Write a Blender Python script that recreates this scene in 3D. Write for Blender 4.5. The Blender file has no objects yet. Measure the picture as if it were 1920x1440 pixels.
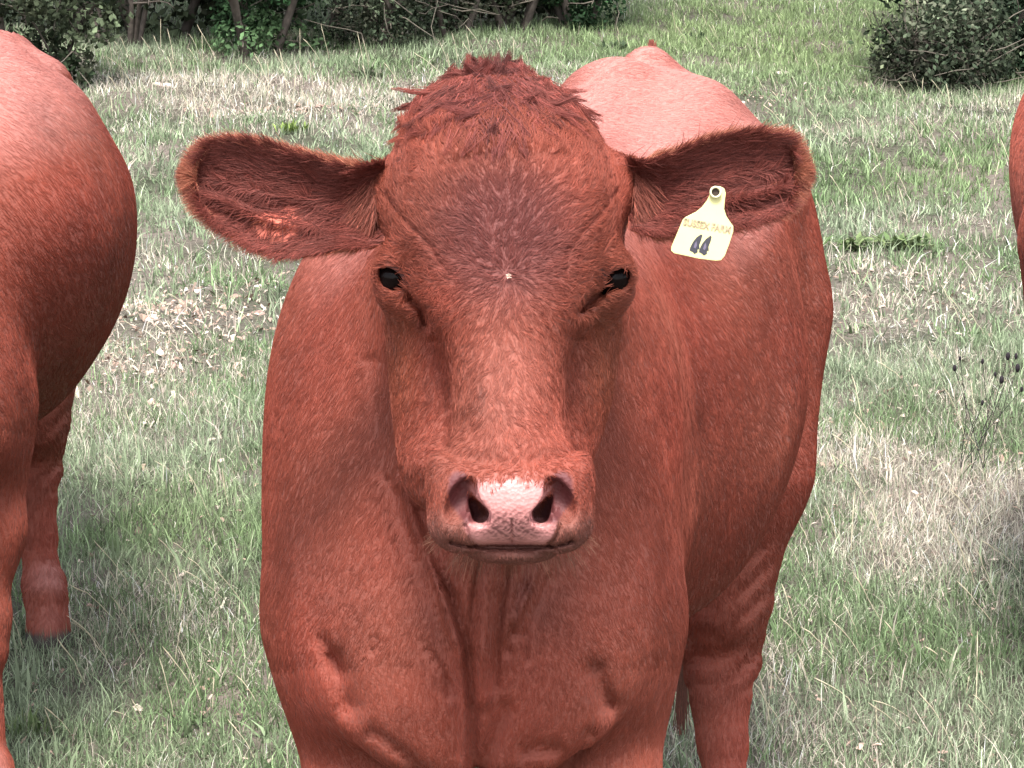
import bpy, math, random
import numpy as np
from mathutils import Vector, Matrix

# ------------------------------------------------------------------ camera, sky, sun, exposure
sc = bpy.context.scene
FOC = 5600.0                       # focal length in photo pixels (1920 wide)
PITCH = math.radians(13.0)
CAMH = 1.8
cam_d = bpy.data.cameras.new('camera')
cam = bpy.data.objects.new('camera', cam_d)
sc.collection.objects.link(cam)
cam_d.sensor_width = 36.0
cam_d.lens = 36.0 * FOC / 1920.0
cam_d.clip_end = 2000
cam_d.dof.use_dof = False
cam.location = (0, 0, CAMH)
cam.rotation_euler = (math.pi / 2 - PITCH, 0, 0)
sc.camera = cam

SUN_EL, SUN_AZ = math.radians(62), math.radians(-3)   # azimuth: towards the right of straight behind the camera
world = bpy.data.worlds.new('World'); sc.world = world; world.use_nodes = True
wn = world.node_tree.nodes; wl = world.node_tree.links
bg = wn['Background']; sky = wn.new('ShaderNodeTexSky')
sky.sky_type = 'NISHITA'; sky.sun_disc = False
sky.sun_elevation = SUN_EL; sky.sun_rotation = math.pi - SUN_AZ
sky.air_density = 1.0; sky.dust_density = 3.0; sky.ozone_density = 0.6
hs = wn.new('ShaderNodeHueSaturation'); hs.inputs['Saturation'].default_value = 0.35
wl.new(sky.outputs[0], hs.inputs['Color']); wl.new(hs.outputs[0], bg.inputs[0]); bg.inputs[1].default_value = 0.15
sun_d = bpy.data.lights.new('sun', 'SUN'); sun = bpy.data.objects.new('sun', sun_d)
sc.collection.objects.link(sun)
sun_d.energy = 2.3; sun_d.angle = math.radians(13); sun_d.color = (1.0, 0.95, 0.88)
sdir = Vector((math.sin(SUN_AZ) * math.cos(SUN_EL), -math.cos(SUN_AZ) * math.cos(SUN_EL), math.sin(SUN_EL)))
sun.rotation_euler = sdir.to_track_quat('Z', 'Y').to_euler()
sc.view_settings.view_transform = 'Standard'; sc.view_settings.look = 'None'
sc.view_settings.gamma = 1.0; sc.view_settings.use_curve_mapping = False
sc.view_settings.exposure = 1.50
sc.render.engine = 'CYCLES'
sc.cycles.max_bounces = 6; sc.cycles.diffuse_bounces = 3; sc.cycles.transparent_max_bounces = 4
sc.cycles_curves.shape = 'RIBBONS'

# ------------------------------------------------------------------ helpers
COL = sc.collection
CP, SP = math.cos(PITCH), math.sin(PITCH)
# view space: x right, y up, z = -depth.  world = cam + R * v
R = np.array([[1, 0, 0], [0, SP, -CP], [0, CP, SP]], dtype=np.float64)
CAM = np.array([0, 0, CAMH])


def to_world(v):
    return v @ R.T + CAM


def V(px, py, Z):
    """photo pixel + depth -> view space"""
    return np.array([(px - 960) / FOC * Z, -(py - 720) / FOC * Z, -Z])


def PW(px, py, Z):
    return to_world(V(px, py, Z))


def ground_pt(px, py):
    v = (py - 720) / FOC
    Z = CAMH / (SP + v * CP)
    return PW(px, py, Z)


def prop(o, label=None, cat=None, group=None, kind=None):
    if label: o['label'] = label
    if cat: o['category'] = cat
    if group: o['group'] = group
    if kind: o['kind'] = kind
    return o


def empty(name, loc, label=None, cat=None, group=None):
    o = bpy.data.objects.new(name, None); COL.objects.link(o); o.location = loc
    o.empty_display_size = 0.1
    return prop(o, label, cat, group)


def mesh_obj(name, verts, faces, mat=None, parent=None, smooth=True, col=None, offset=None):
    """verts (N,3) world; faces: (M,k) array or list"""
    verts = np.asarray(verts, dtype=np.float32)
    if parent is not None:
        off = np.array(parent.matrix_world.translation if parent.parent else parent.location, dtype=np.float32)
        if parent.get('_off'): off = np.array(parent['_off'], dtype=np.float32)
        verts = verts - off
    elif offset is not None:
        verts = verts - np.asarray(offset, dtype=np.float32)
    me = bpy.data.meshes.new(name)
    if isinstance(faces, np.ndarray):
        k = faces.shape[1]; m = faces.shape[0]
        me.vertices.add(len(verts)); me.vertices.foreach_set('co', verts.ravel())
        me.loops.add(m * k); me.loops.foreach_set('vertex_index', faces.astype(np.int32).ravel())
        me.polygons.add(m)
        me.polygons.foreach_set('loop_start', np.arange(0, m * k, k, dtype=np.int32))
        me.polygons.foreach_set('loop_total', np.full(m, k, dtype=np.int32))
        me.update(calc_edges=True)
    else:
        me.from_pydata(verts.tolist(), [], faces); me.update()
    if smooth:
        me.polygons.foreach_set('use_smooth', np.ones(len(me.polygons), dtype=bool))
    if col is not None:
        a = me.color_attributes.new('tint', 'FLOAT_COLOR', 'POINT')
        c4 = np.ones((len(verts), 4), dtype=np.float32); c4[:, :3] = col
        a.data.foreach_set('color', c4.ravel())
    if mat: me.materials.append(mat)
    o = bpy.data.objects.new(name, me); COL.objects.link(o)
    if parent is not None: o.parent = parent
    elif offset is not None: o.location = offset
    return o


def mat_new(name):
    m = bpy.data.materials.new(name); m.use_nodes = True
    nt = m.node_tree; b = nt.nodes['Principled BSDF']
    return m, nt, b


def simple(name, col, rough=0.7, spec=0.3, noise=0.0, scale=20.0, bump=0.0):
    m, nt, b = mat_new(name)
    b.inputs['Roughness'].default_value = rough
    b.inputs['Specular IOR Level'].default_value = spec
    b.inputs['Base Color'].default_value = (*col, 1)
    if noise or bump:
        tc = nt.nodes.new('ShaderNodeTexCoord'); nz = nt.nodes.new('ShaderNodeTexNoise')
        nz.inputs['Scale'].default_value = scale; nz.inputs['Detail'].default_value = 5
        nt.links.new(tc.outputs['Object'], nz.inputs['Vector'])
        if noise:
            mr = nt.nodes.new('ShaderNodeMapRange')
            mr.inputs['To Min'].default_value = 1 - noise; mr.inputs['To Max'].default_value = 1 + noise
            mr.inputs['From Min'].default_value = 0.3; mr.inputs['From Max'].default_value = 0.7
            mx = nt.nodes.new('ShaderNodeVectorMath'); mx.operation = 'SCALE'
            mx.inputs[0].default_value = col
            nt.links.new(nz.outputs[0], mr.inputs[0]); nt.links.new(mr.outputs[0], mx.inputs['Scale'])
            nt.links.new(mx.outputs[0], b.inputs['Base Color'])
        if bump:
            bp = nt.nodes.new('ShaderNodeBump'); bp.inputs['Strength'].default_value = bump
            bp.inputs['Distance'].default_value = 0.01
            nt.links.new(nz.outputs[0], bp.inputs['Height']); nt.links.new(bp.outputs[0], b.inputs['Normal'])
    return m


def tinted(name, rough=0.7, spec=0.2, trans=0.0, sheen=0.0):
    m, nt, b = mat_new(name)
    a = nt.nodes.new('ShaderNodeAttribute'); a.attribute_name = 'tint'
    nt.links.new(a.outputs['Color'], b.inputs['Base Color'])
    b.inputs['Roughness'].default_value = rough
    b.inputs['Specular IOR Level'].default_value = spec
    if sheen:
        b.inputs['Sheen Weight'].default_value = sheen
        b.inputs['Sheen Roughness'].default_value = 0.5
    if trans:
        t = nt.nodes.new('ShaderNodeBsdfTranslucent'); mx = nt.nodes.new('ShaderNodeMixShader')
        mx.inputs[0].default_value = trans
        nt.links.new(a.outputs['Color'], t.inputs['Color'])
        out = nt.nodes['Material Output']
        nt.links.new(b.outputs[0], mx.inputs[1]); nt.links.new(t.outputs[0], mx.inputs[2])
        nt.links.new(mx.outputs[0], out.inputs[0])
    return m


rng = np.random.default_rng(7)


class Noise:
    """cheap smooth noise: sum of random plane waves"""
    def __init__(s, scale, n=24, seed=0, dim=3):
        r = np.random.default_rng(seed)
        d = r.normal(size=(n, dim)); d /= np.linalg.norm(d, axis=1, keepdims=True)
        s.k = (d * (r.uniform(0.5, 1.6, (n, 1)) * 2 * math.pi / scale)).astype(np.float32)
        s.p = r.uniform(0, 6.283, n).astype(np.float32); s.n = n

    def __call__(s, P):
        P = P.astype(np.float32)
        out = np.zeros(len(P), dtype=np.float32)
        for k, p in zip(s.k, s.p): out += np.sin(P @ k + p)
        return out * math.sqrt(2.0 / s.n)


def tube(pts, radii, seg=6):
    """verts, quad faces of a tapered tube"""
    pts = np.asarray(pts, dtype=float); n = len(pts)
    vs = []
    for i in range(n):
        t = pts[min(i + 1, n - 1)] - pts[max(i - 1, 0)]; t = t / (np.linalg.norm(t) + 1e-9)
        a = np.array([0, 0, 1.0]) if abs(t[2]) < 0.9 else np.array([1.0, 0, 0])
        u = np.cross(t, a); u /= np.linalg.norm(u); w = np.cross(t, u)
        for k in range(seg):
            an = 2 * math.pi * k / seg
            vs.append(pts[i] + radii[i] * (math.cos(an) * u + math.sin(an) * w))
    fs = []
    for i in range(n - 1):
        for k in range(seg):
            a = i * seg + k; b = i * seg + (k + 1) % seg
            fs.append((a, b, b + seg, a + seg))
    return np.array(vs), fs


class Acc:
    def __init__(s): s.v = []; s.f = []; s.n = 0; s.c = []
    def add(s, v, f, c=None):
        v = np.asarray(v); s.v.append(v)
        s.f += [tuple(i + s.n for i in q) for q in f]; s.n += len(v)
        if c is not None: s.c.append(np.tile(np.asarray(c, dtype=float), (len(v), 1)) if np.ndim(c) == 1 else c)
    def obj(s, name, mat, parent=None, **k):
        return mesh_obj(name, np.concatenate(s.v), s.f, mat, parent, col=np.concatenate(s.c) if s.c else None, **k)


# ------------------------------------------------------------------ ground (field)
def gheight(x, y):
    return (0.018 * np.sin(x * 2.1 + y * 1.3) + 0.014 * np.sin(x * 4.7 - y * 3.1 + 1.0) + 0.010 * np.sin(x * 9.1 + y * 7.7 + 2.0)) * np.clip((y - 4.5) / 3.0, 0.3, 1.0)


def build_ground():
    xs = np.concatenate([[-400, -120, -40, -15], np.linspace(-8, 8, 130), [15, 40, 120, 400]])
    ys = np.concatenate([[-200, -60, -15, -3], np.linspace(0, 30, 220), [40, 60, 120, 400, 800]])
    X, Y = np.meshgrid(xs, ys, indexing='ij')
    inn = (np.abs(X) < 8.1) & (Y > -0.1) & (Y < 30.1)
    Zg = np.where(inn, gheight(X, Y), 0)
    v = np.stack([X, Y, Zg], -1).reshape(-1, 3)
    ny = len(ys)
    i, j = np.meshgrid(np.arange(len(xs) - 1), np.arange(ny - 1), indexing='ij')
    a = (i * ny + j).ravel()
    f = np.stack([a, a + ny, a + ny + 1, a + 1], -1)
    m, nt, b = mat_new('soil')
    tc = nt.nodes.new('ShaderNodeTexCoord')
    n1 = nt.nodes.new('ShaderNodeTexNoise'); n1.inputs['Scale'].default_value = 1.3; n1.inputs['Detail'].default_value = 6
    n2 = nt.nodes.new('ShaderNodeTexNoise'); n2.inputs['Scale'].default_value = 40; n2.inputs['Detail'].default_value = 6
    cr = nt.nodes.new('ShaderNodeValToRGB')
    cr.color_ramp.elements[0].position = 0.35; cr.color_ramp.elements[0].color = (0.075, 0.080, 0.055, 1)
    cr.color_ramp.elements[1].position = 0.65; cr.color_ramp.elements[1].color = (0.20, 0.165, 0.145, 1)
    mx = nt.nodes.new('ShaderNodeMix'); mx.data_type = 'RGBA'; mx.blend_type = 'MULTIPLY'; mx.inputs['Factor'].default_value = 0.7
    c2 = nt.nodes.new('ShaderNodeValToRGB'); c2.color_ramp.elements[0].color = (0.4, 0.4, 0.4, 1); c2.color_ramp.elements[0].position = 0.3
    c2.color_ramp.elements[1].position = 0.7
    nt.links.new(tc.outputs['Object'], n1.inputs['Vector']); nt.links.new(tc.outputs['Object'], n2.inputs['Vector'])
    nt.links.new(n1.outputs[0], cr.inputs[0]); nt.links.new(n2.outputs[0], c2.inputs[0])
    nt.links.new(cr.outputs[0], mx.inputs['A']); nt.links.new(c2.outputs[0], mx.inputs['B'])
    nt.links.new(mx.outputs['Result'], b.inputs['Base Color']); b.inputs['Roughness'].default_value = 0.95
    b.inputs['Specular IOR Level'].default_value = 0.1
    bp = nt.nodes.new('ShaderNodeBump'); bp.inputs['Distance'].default_value = 0.02
    nt.links.new(n2.outputs[0], bp.inputs['Height']); nt.links.new(bp.outputs[0], b.inputs['Normal'])
    o = mesh_obj('field', v, f, m); prop(o, kind='structure')


build_ground()

# ------------------------------------------------------------------ implicit cow
def smin(a, b, k):
    h = np.clip(0.5 + 0.5 * (b - a) / k, 0, 1)
    return b + (a - b) * h - k * h * (1 - h)


def smax(a, b, k): return -smin(-a, -b, k)


def pchip(ts, ys):
    """monotone-ish cubic interpolation through station tables"""
    ts = np.asarray(ts, float); ys = np.asarray(ys, float)
    h = np.diff(ts); d = np.diff(ys) / h
    m = np.zeros(len(ts)); m[0] = d[0]; m[-1] = d[-1]
    for i in range(1, len(ts) - 1):
        if d[i - 1] * d[i] > 0:
            w1 = 2 * h[i] + h[i - 1]; w2 = h[i] + 2 * h[i - 1]
            m[i] = (w1 + w2) / (w1 / d[i - 1] + w2 / d[i])
    # resample finely so evaluation is one np.interp
    T = np.linspace(ts[0], ts[-1], 400); out = np.zeros(400)
    idx = np.clip(np.searchsorted(ts, T) - 1, 0, len(ts) - 2)
    s = (T - ts[idx]) / h[idx]
    out = ((2 * s**3 - 3 * s**2 + 1) * ys[idx] + (s**3 - 2 * s**2 + s) * h[idx] * m[idx] + (-2 * s**3 + 3 * s**2) * ys[idx + 1] + (s**3 - s**2) * h[idx] * m[idx + 1])
    return lambda x: np.interp(x, T, out).astype(np.float32)


class P3:      # a set of sample points with cached pixel coordinates
    def __init__(s, v):
        s.v = v.astype(np.float32)
        s.Z = -s.v[:, 2]
        s.px = 960 + FOC * s.v[:, 0] / s.Z
        s.py = 720 - FOC * s.v[:, 1] / s.Z


def cone(P, a, b, ra, rb):
    """tapered capsule, a/b view space"""
    pa = P.v - a.astype(np.float32); ba = (b - a).astype(np.float32)
    h = np.clip((pa @ ba) / (ba @ ba), 0, 1)
    return np.linalg.norm(pa - h[:, None] * ba, axis=1) - (ra + (rb - ra) * h)


def ell(P, c, r, rotz=0.0):
    d = P.v - c.astype(np.float32)
    if rotz:
        ca, sa = math.cos(rotz), math.sin(rotz)
        x = d[:, 0] * ca + d[:, 1] * sa; y = -d[:, 0] * sa + d[:, 1] * ca
        d = np.stack([x, y, d[:, 2]], -1)
    q = d / np.array(r, np.float32)
    k = np.linalg.norm(q, axis=1); k2 = np.linalg.norm(q / np.array(r, np.float32), axis=1) + 1e-6
    return k * (k - 1) / k2


class LoftY:   # stations along photo row: cx, a (px), Zc, b (m), n
    def __init__(s, rows):
        A = np.array(rows, float); s.y0, s.y1 = A[0, 0], A[-1, 0]
        s.c, s.a, s.z, s.b, s.n = [pchip(A[:, 0], A[:, i]) for i in range(1, 6)]
    def __call__(s, P):
        y = P.py
        a = s.a(y); b = s.b(y); n = s.n(y)
        q = ((np.abs(P.px - s.c(y)) / a) ** n + (np.abs(P.Z - s.z(y)) / b) ** n) ** (1 / n)
        d = (q - 1) * np.minimum(a * P.Z / FOC, b)
        over = np.maximum(s.y0 - y, y - s.y1) * P.Z / FOC
        return np.maximum(d, over)


class LoftZ:   # stations along depth: cx, cy, ax, ay_top, ay_bottom, n
    def __init__(s, rows):
        A = np.array(rows, float); s.z0, s.z1 = A[0, 0], A[-1, 0]
        s.cx, s.cy, s.a, s.t, s.bt, s.n = [pchip(A[:, 0], A[:, i]) for i in range(1, 7)]
    def __call__(s, P):
        z = P.Z
        a = s.a(z); n = s.n(z); dy = P.py - s.cy(z)
        b = np.where(dy < 0, s.t(z), s.bt(z))
        q = ((np.abs(P.px - s.cx(z)) / a) ** n + (np.abs(dy) / b) ** n) ** (1 / n)
        d = (q - 1) * np.minimum(a, b) * z / FOC
        return np.maximum(d, np.maximum(s.z0 - z, z - s.z1))


skull = LoftY([
    (138, 925, 12, 3.235, .012, 2), (147, 925, 60, 3.232, .035, 2), (165, 925, 95, 3.225, .065, 2), (190, 927, 128, 3.215, .095, 2), (230, 932, 165, 3.20, .12, 2.2),
    (280, 938, 195, 3.19, .135, 2.4), (340, 942, 214, 3.19, .142, 2.7), (400, 943, 218, 3.19, .145, 2.8),
    (460, 944, 214, 3.19, .147, 2.7), (520, 945, 198, 3.18, .140, 2.6), (580, 947, 172, 3.16, .128, 2.5),
    (640, 949, 132, 3.15, .122, 2.7), (700, 951, 110, 3.14, .120, 2.9), (760, 953, 106, 3.13, .118, 2.9),
    (820, 955, 112, 3.12, .115, 2.8), (860, 956, 128, 3.11, .115, 2.7), (900, 957, 132, 3.10, .115, 2.6),
    (950, 957, 132, 3.10, .110, 2.5), (990, 957, 126, 3.10, .098, 2.4), (1018, 957, 102, 3.10, .080, 2.2),
    (1034, 957, 74, 3.10, .055, 2), (1042, 957, 20, 3.10, .015, 2)])
cheek = LoftY([
    (330, 942, 60, 3.27, .04, 2), (350, 942, 150, 3.27, .09, 2), (400, 943, 205, 3.27, .125, 2.2), (460, 944, 220, 3.27, .135, 2.2),
    (520, 944, 222, 3.26, .135, 2.4), (600, 944, 220, 3.26, .138, 2.5), (680, 943, 214, 3.26, .138, 2.5),
    (750, 940, 206, 3.25, .13, 2.4), (810, 935, 194, 3.235, .122, 2.3), (870, 928, 180, 3.21, .12, 2.2),
    (920, 922, 160, 3.20, .10, 2), (960, 925, 120, 3.18, .08, 2), (985, 930, 60, 3.16, .05, 2), (995, 930, 14, 3.16, .012, 2)])
trunk = LoftZ([
    (3.372, 890, 1140, 20, 25, 20, 2), (3.385, 890, 1135, 105, 140, 105, 2), (3.41, 888, 1125, 190, 260, 170, 2.1), (3.46, 888, 1095, 275, 400, 240, 2.3),
    (3.54, 885, 1020, 350, 540, 350, 2.4), (3.64, 884, 950, 392, 640, 430, 2.5), (3.76, 915, 870, 395, 580, 440, 2.4),
    (3.90, 990, 770, 402, 500, 490, 2.2), (4.05, 1070, 700, 418, 460, 535, 2.1), (4.20, 1105, 650, 410, 430, 545, 2.05),
    (4.33, 1125, 610, 375, 405, 500, 2.05), (4.46, 1160, 560, 345, 398, 400, 2.05), (4.60, 1203, 520, 345, 395, 330, 1.9),
    (4.78, 1222, 500, 312, 380, 300, 1.75), (4.90, 1228, 470, 250, 348, 280, 1.8), (4.97, 1230, 440, 190, 290, 240, 2),
    (5.01, 1232, 410, 90, 180, 160, 2), (5.02, 1232, 400, 20, 40, 40, 2)])

# creases: polyline in photo pixels, depth (m), half width (px); they sink the skin towards the bone
CREASES = [
    ([(728, 368), (752, 405), (790, 440), (815, 470), (830, 500)], .0022, 5),
    ([(1152, 360), (1120, 405), (1085, 440), (1065, 470), (1060, 510)], .002, 5),
    ([(838, 314), (870, 304), (902, 299), (925, 290)], .003, 7),
    ([(975, 290), (1005, 297), (1040, 293), (1070, 301)], .0025, 6),
    ([(750, 250), (800, 262), (840, 250)], .005, 7),
    ([(768, 560), (790, 578), (800, 605)], .008, 9),
    ([(1125, 552), (1105, 562), (1088, 582)], .008, 9),
    ([(815, 640), (828, 710), (838, 780), (832, 845)], .0035, 14),
    ([(1085, 640), (1075, 710), (1068, 780), (1078, 845)], .0035, 14),
    ([(850, 856), (900, 868), (960, 876), (1020, 868), (1070, 854)], .004, 20),
    ([(845, 1016), (880, 1024), (960, 1026), (1040, 1024), (1072, 1014)], .008, 5),
    ([(960, 975), (960, 1022)], .003, 3),
    ([(872, 985), (880, 1010), (892, 1020)], .005, 4),
    ([(1050, 985), (1042, 1008), (1030, 1020)], .005, 4),
]
BCREASE = [   # on neck / chest / flank (negative depth = raised ridge)
    ([(752, 900), (768, 950), (792, 1020), (830, 1120), (860, 1220), (867, 1300), (868, 1440)], -.013, 9),
    ([(790, 960), (815, 1030), (850, 1120), (880, 1220), (888, 1300), (888, 1440)], .010, 11),
    ([(730, 900), (745, 960), (770, 1030), (808, 1130), (838, 1220), (846, 1300)], .007, 11),
    ([(925, 1050), (912, 1130), (905, 1200), (905, 1310)], -.017, 14),
    ([(900, 1060), (888, 1130), (884, 1190)], .008, 8),
    ([(950, 1070), (938, 1130), (932, 1200), (928, 1290)], .009, 9),
    ([(1012, 1050), (992, 1110), (966, 1160)], -.008, 8),
    ([(1030, 1080), (1005, 1140), (985, 1190)], .008, 10),
    ([(962, 1185), (952, 1205), (950, 1225)], .007, 8), ([(985, 1190), (985, 1215), (990, 1240)], .006, 7),
    ([(945, 1330), (925, 1390), (905, 1440)], .012, 16),
    ([(628, 1240), (642, 1285), (656, 1322)], .013, 24),
    ([(1116, 1258), (1126, 1290), (1136, 1318)], .013, 21),
    ([(700, 1372), (730, 1395), (765, 1420), (810, 1470)], .006, 14),
    ([(1050, 1450), (1080, 1410), (1105, 1375)], .006, 12),
    ([(985, 1410), (1010, 1400), (1040, 1405)], .009, 16),
    ([(605, 1200), (625, 1235), (640, 1262)], .007, 12),
    ([(790, 1205), (820, 1240), (845, 1290)], .006, 8),
    ([(702, 1195), (700, 1220)], .006, 8),
    ([(735, 640), (742, 720), (748, 820), (755, 900)], -.003, 12), ([(700, 680), (705, 760), (712, 880)], .003, 18),
]


def seg_dist(px, py, line):
    d = np.full(px.shape, 1e9, np.float32)
    for (x0, y0), (x1, y1) in zip(line[:-1], line[1:]):
        dx, dy = x1 - x0, y1 - y0
        t = np.clip(((px - x0) * dx + (py - y0) * dy) / (dx * dx + dy * dy), 0, 1)
        d = np.minimum(d, np.hypot(px - x0 - t * dx, py - y0 - t * dy))
    return d


EYES = [((744, 521), 3.152, -1), ((1147, 523), 3.152, 1)]


def cow_sdf(v, head=True, graze=False):
    P = P3(v)
    d = trunk(P)
    if graze: d = smin(d, ell(P, V(1120, 700, 4.12), (.345, .36, .62)), .06)
    c = lambda a, b, ra, rb: cone(P, V(*a), V(*b), ra, rb)
    # neck
    if not graze:
        nk = c((945, 480, 3.42), (905, 720, 3.62), .135, .19)
        nk = smin(nk, c((940, 620, 3.33), (895, 1010, 3.53), .085, .13), .08)
        d = smin(d, nk, .10)
        d = smin(d, c((930, 900, 3.28), (900, 1200, 3.42), .020, .035), .05)            # dewlap
        d = smin(d, c((910, 1180, 3.40), (905, 1380, 3.46), .035, .045), .06)
    else:
        nk = c((880, 720, 3.72), (760, 1180, 3.36), .20, .125)
        nk = smin(nk, c((760, 1180, 3.36), (640, 1600, 3.22), .125, .095), .05)
        nk = smin(nk, c((640, 1600, 3.22), (560, 2000, 3.14), .095, .050), .03)
        nk = smin(nk, ell(P, V(560, 2030, 3.14), (.062, .045, .06)), .02)
        nk = smin(nk, ell(P, V(540, 1560, 3.26), (.10, .035, .02), .2), .01)
        nk = smin(nk, ell(P, V(770, 1620, 3.24), (.10, .035, .02), -.2), .01)
        d = smin(d, nk, .10)
    # points of the shoulder, pectorals
    d = smin(d, ell(P, V(668, 1170, 3.56), (.078, .14, .09), -0.15), .06)
    d = smin(d, ell(P, V(1120, 1160, 3.57), (.072, .13, .09), 0.15), .06)
    d = smin(d, ell(P, V(775, 1290, 3.47), (.070, .095, .055)), .08)
    d = smin(d, ell(P, V(1022, 1280, 3.475), (.072, .095, .055)), .08)
    # fore legs
    for s, x0, x1, x2 in ((-1, 672, 700, 722), (1, 1112, 1112, 1100)):
        lg = c((x0, 1180, 3.65), (x1, 1480, 3.64), .104, .078)
        lg = smin(lg, c((x1, 1480, 3.62), (x2, 1700, 3.62), .074, .046), .03)
        lg = smin(lg, c((x2, 1700, 3.62), (x2, 1770, 3.62), .054, .048), .02)
        lg = smin(lg, c((x2, 1770, 3.62), (x2, 2060, 3.63), .034, .032), .02)
        lg = smin(lg, c((x2, 2090, 3.62), (x2, 2120, 3.61), .042, .040), .02)
        lg = smin(lg, c((x2, 2150, 3.60), (x2 + s * 3, 2235, 3.58), .040, .050), .02)
        d = smin(d, lg, .065)
    # hind legs
    lr = 1.1 if graze else 1.07
    for ox in (0, -330):
        lg = c((1390 + ox * .8, 600, 4.62), (1392 + ox, 880, 4.60), .120 * lr, .098 * lr)
        lg = smin(lg, c((1392 + ox, 880, 4.60), (1362 + ox, 1130, 4.62), .090 * lr, .062 * lr), .04)
        lg = smin(lg, c((1357 + ox, 1130, 4.64), (1355 + ox, 1235, 4.72), .066 * lr, .060 * lr), .03)
        lg = smin(lg, c((1354 + ox, 1260, 4.66), (1358 + ox, 1390, 4.64), .052 * lr, .034 * lr), .03)
        lg = smin(lg, c((1358 + ox, 1390, 4.64), (1358 + ox, 1500, 4.62), .033 * lr, .033 * lr), .02)
        lg = smin(lg, c((1358 + ox, 1520, 4.61), (1358 + ox, 1535, 4.60), .042, .041), .02)
        lg = smin(lg, c((1358 + ox, 1560, 4.59), (1358 + ox, 1660, 4.57), .038, .046), .02)
        d = smin(d, lg, .05)
    # hip bones, tail head
    d = smin(d, ell(P, V(1405, 330, 4.50), (.06, .05, .09)), .08)
    d = smin(d, ell(P, V(1135, 175, 4.60), (.055, .04, .08)), .05)
    d = smin(d, c((1222, 128, 4.80), (1240, 150, 5.02), .028, .026), .05)
    d = smin(d, c((1240, 150, 5.02), (1250, 330, 5.06), .026, .022), .03)            # tail
    d = smin(d, c((1250, 330, 5.06), (1275, 800, 5.02), .022, .014), .01)
    # ground cut for the hooves
    up = to_world(P.v.astype(np.float64))[:, 2].astype(np.float32)
    # folds on the body
    m = (P.Z < 4.3) & (P.py > 440) & (P.Z > 3.30)
    if m.any():
        px, py = P.px[m], P.py[m]; add = np.zeros(m.sum(), np.float32)
        for ln, dep, w in BCREASE:
            add += dep * np.exp(-(seg_dist(px, py, ln) / w) ** 2)
        d[m] += add
    # ribs / flank hollows, very soft
    d += .004 * np.sin(P.px * .030 + P.py * .012) * np.clip((P.Z - 3.72) / .3, 0, 1)
    # skin wrinkles above the hind hock
    m = (P.Z > 4.4) & (P.py > 1020) & (P.py < 1300)
    d[m] += .0022 * np.sin(P.py[m] * .13 + P.px[m] * .05 + 2 * np.sin(P.px[m] * .04)) * np.sin(P.px[m] * .03)
    if head:
        h = skull(P)
        h = smin(h, cheek(P), .022)
        for (ex, ey), ez, s in EYES:
            h = smin(h, ell(P, V(ex - s * 10, ey - 34, ez - .002), (.032, .020, .040), -s * .6), .018)   # brow
            h = smin(h, ell(P, V(ex - s * 12, ey + 36, ez + .018), (.024, .016, .034), s * .2), .035)     # below the eye
            h = smax(h, -ell(P, V(ex + s * 6, ey + 1, ez - .008), (.0190, .0125, .034), s * .72), .004)  # opening
            # tear groove
            h = smax(h, -c((ex - s * 26, ey + 22, ez - .030), (ex - s * 55, ey + 62, ez - .042), .004, .006), .008)
        # facial crest
        for s in (-1, 1):
            
            # nostril wings
            h = smin(h, ell(P, V(957 + s * 104, 930, 3.045), (.025, .046, .050), -s * .22), .035)
            h = smin(h, ell(P, V(957 + s * 88, 985, 3.045), (.032, .027, .050)), .02)
        h = smin(h, ell(P, V(960, 935, 3.018), (.050, .038, .038)), .018)
        h = smin(h, ell(P, V(960, 1035, 3.085), (.046, .0115, .065)), .010)             # chin
        for s in (-1, 1):
            def n(a, b, ra, rb): return c((957 + s * a[0], a[1], a[2]), (957 + s * b[0], b[1], b[2]), ra, rb)
            nd = ell(P, V(957 + s * 94, 940, 2.992), (.0135, .0260, .0230), s * .5)
            for dz_ in (0, .018, .036, .055):
                nd = smin(nd, n((90 - dz_ * 100, 906 + dz_ * 150, 2.988 + dz_), (57, 964, 2.992 + dz_), .0048 + dz_ * .03, .0120), .003)
            nd = smin(nd, n((93, 894, 2.978), (89, 908, 2.985), .0025, .0045), .003)
            h = smax(h, -nd, .005)
        m = (P.py > 220) & (P.py < 1060) & (P.px > 680) & (P.px < 1230) & (P.Z < 3.3)
        if m.any():
            px, py = P.px[m], P.py[m]; add = np.zeros(m.sum(), np.float32)
            for ln, dep, w in CREASES:
                add += dep * np.exp(-(seg_dist(px, py, ln) / w) ** 2)
            h[m] += add
        # ear roots
        h = smin(h, c((1155, 360, 3.235), (1200, 372, 3.24), .038, .016), .03)
        h = smin(h, c((730, 375, 3.235), (688, 378, 3.24), .038, .016), .03)
        d = smin(d, h, .022)
    d = np.maximum(d, 0.006 - up)
    return d


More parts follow.
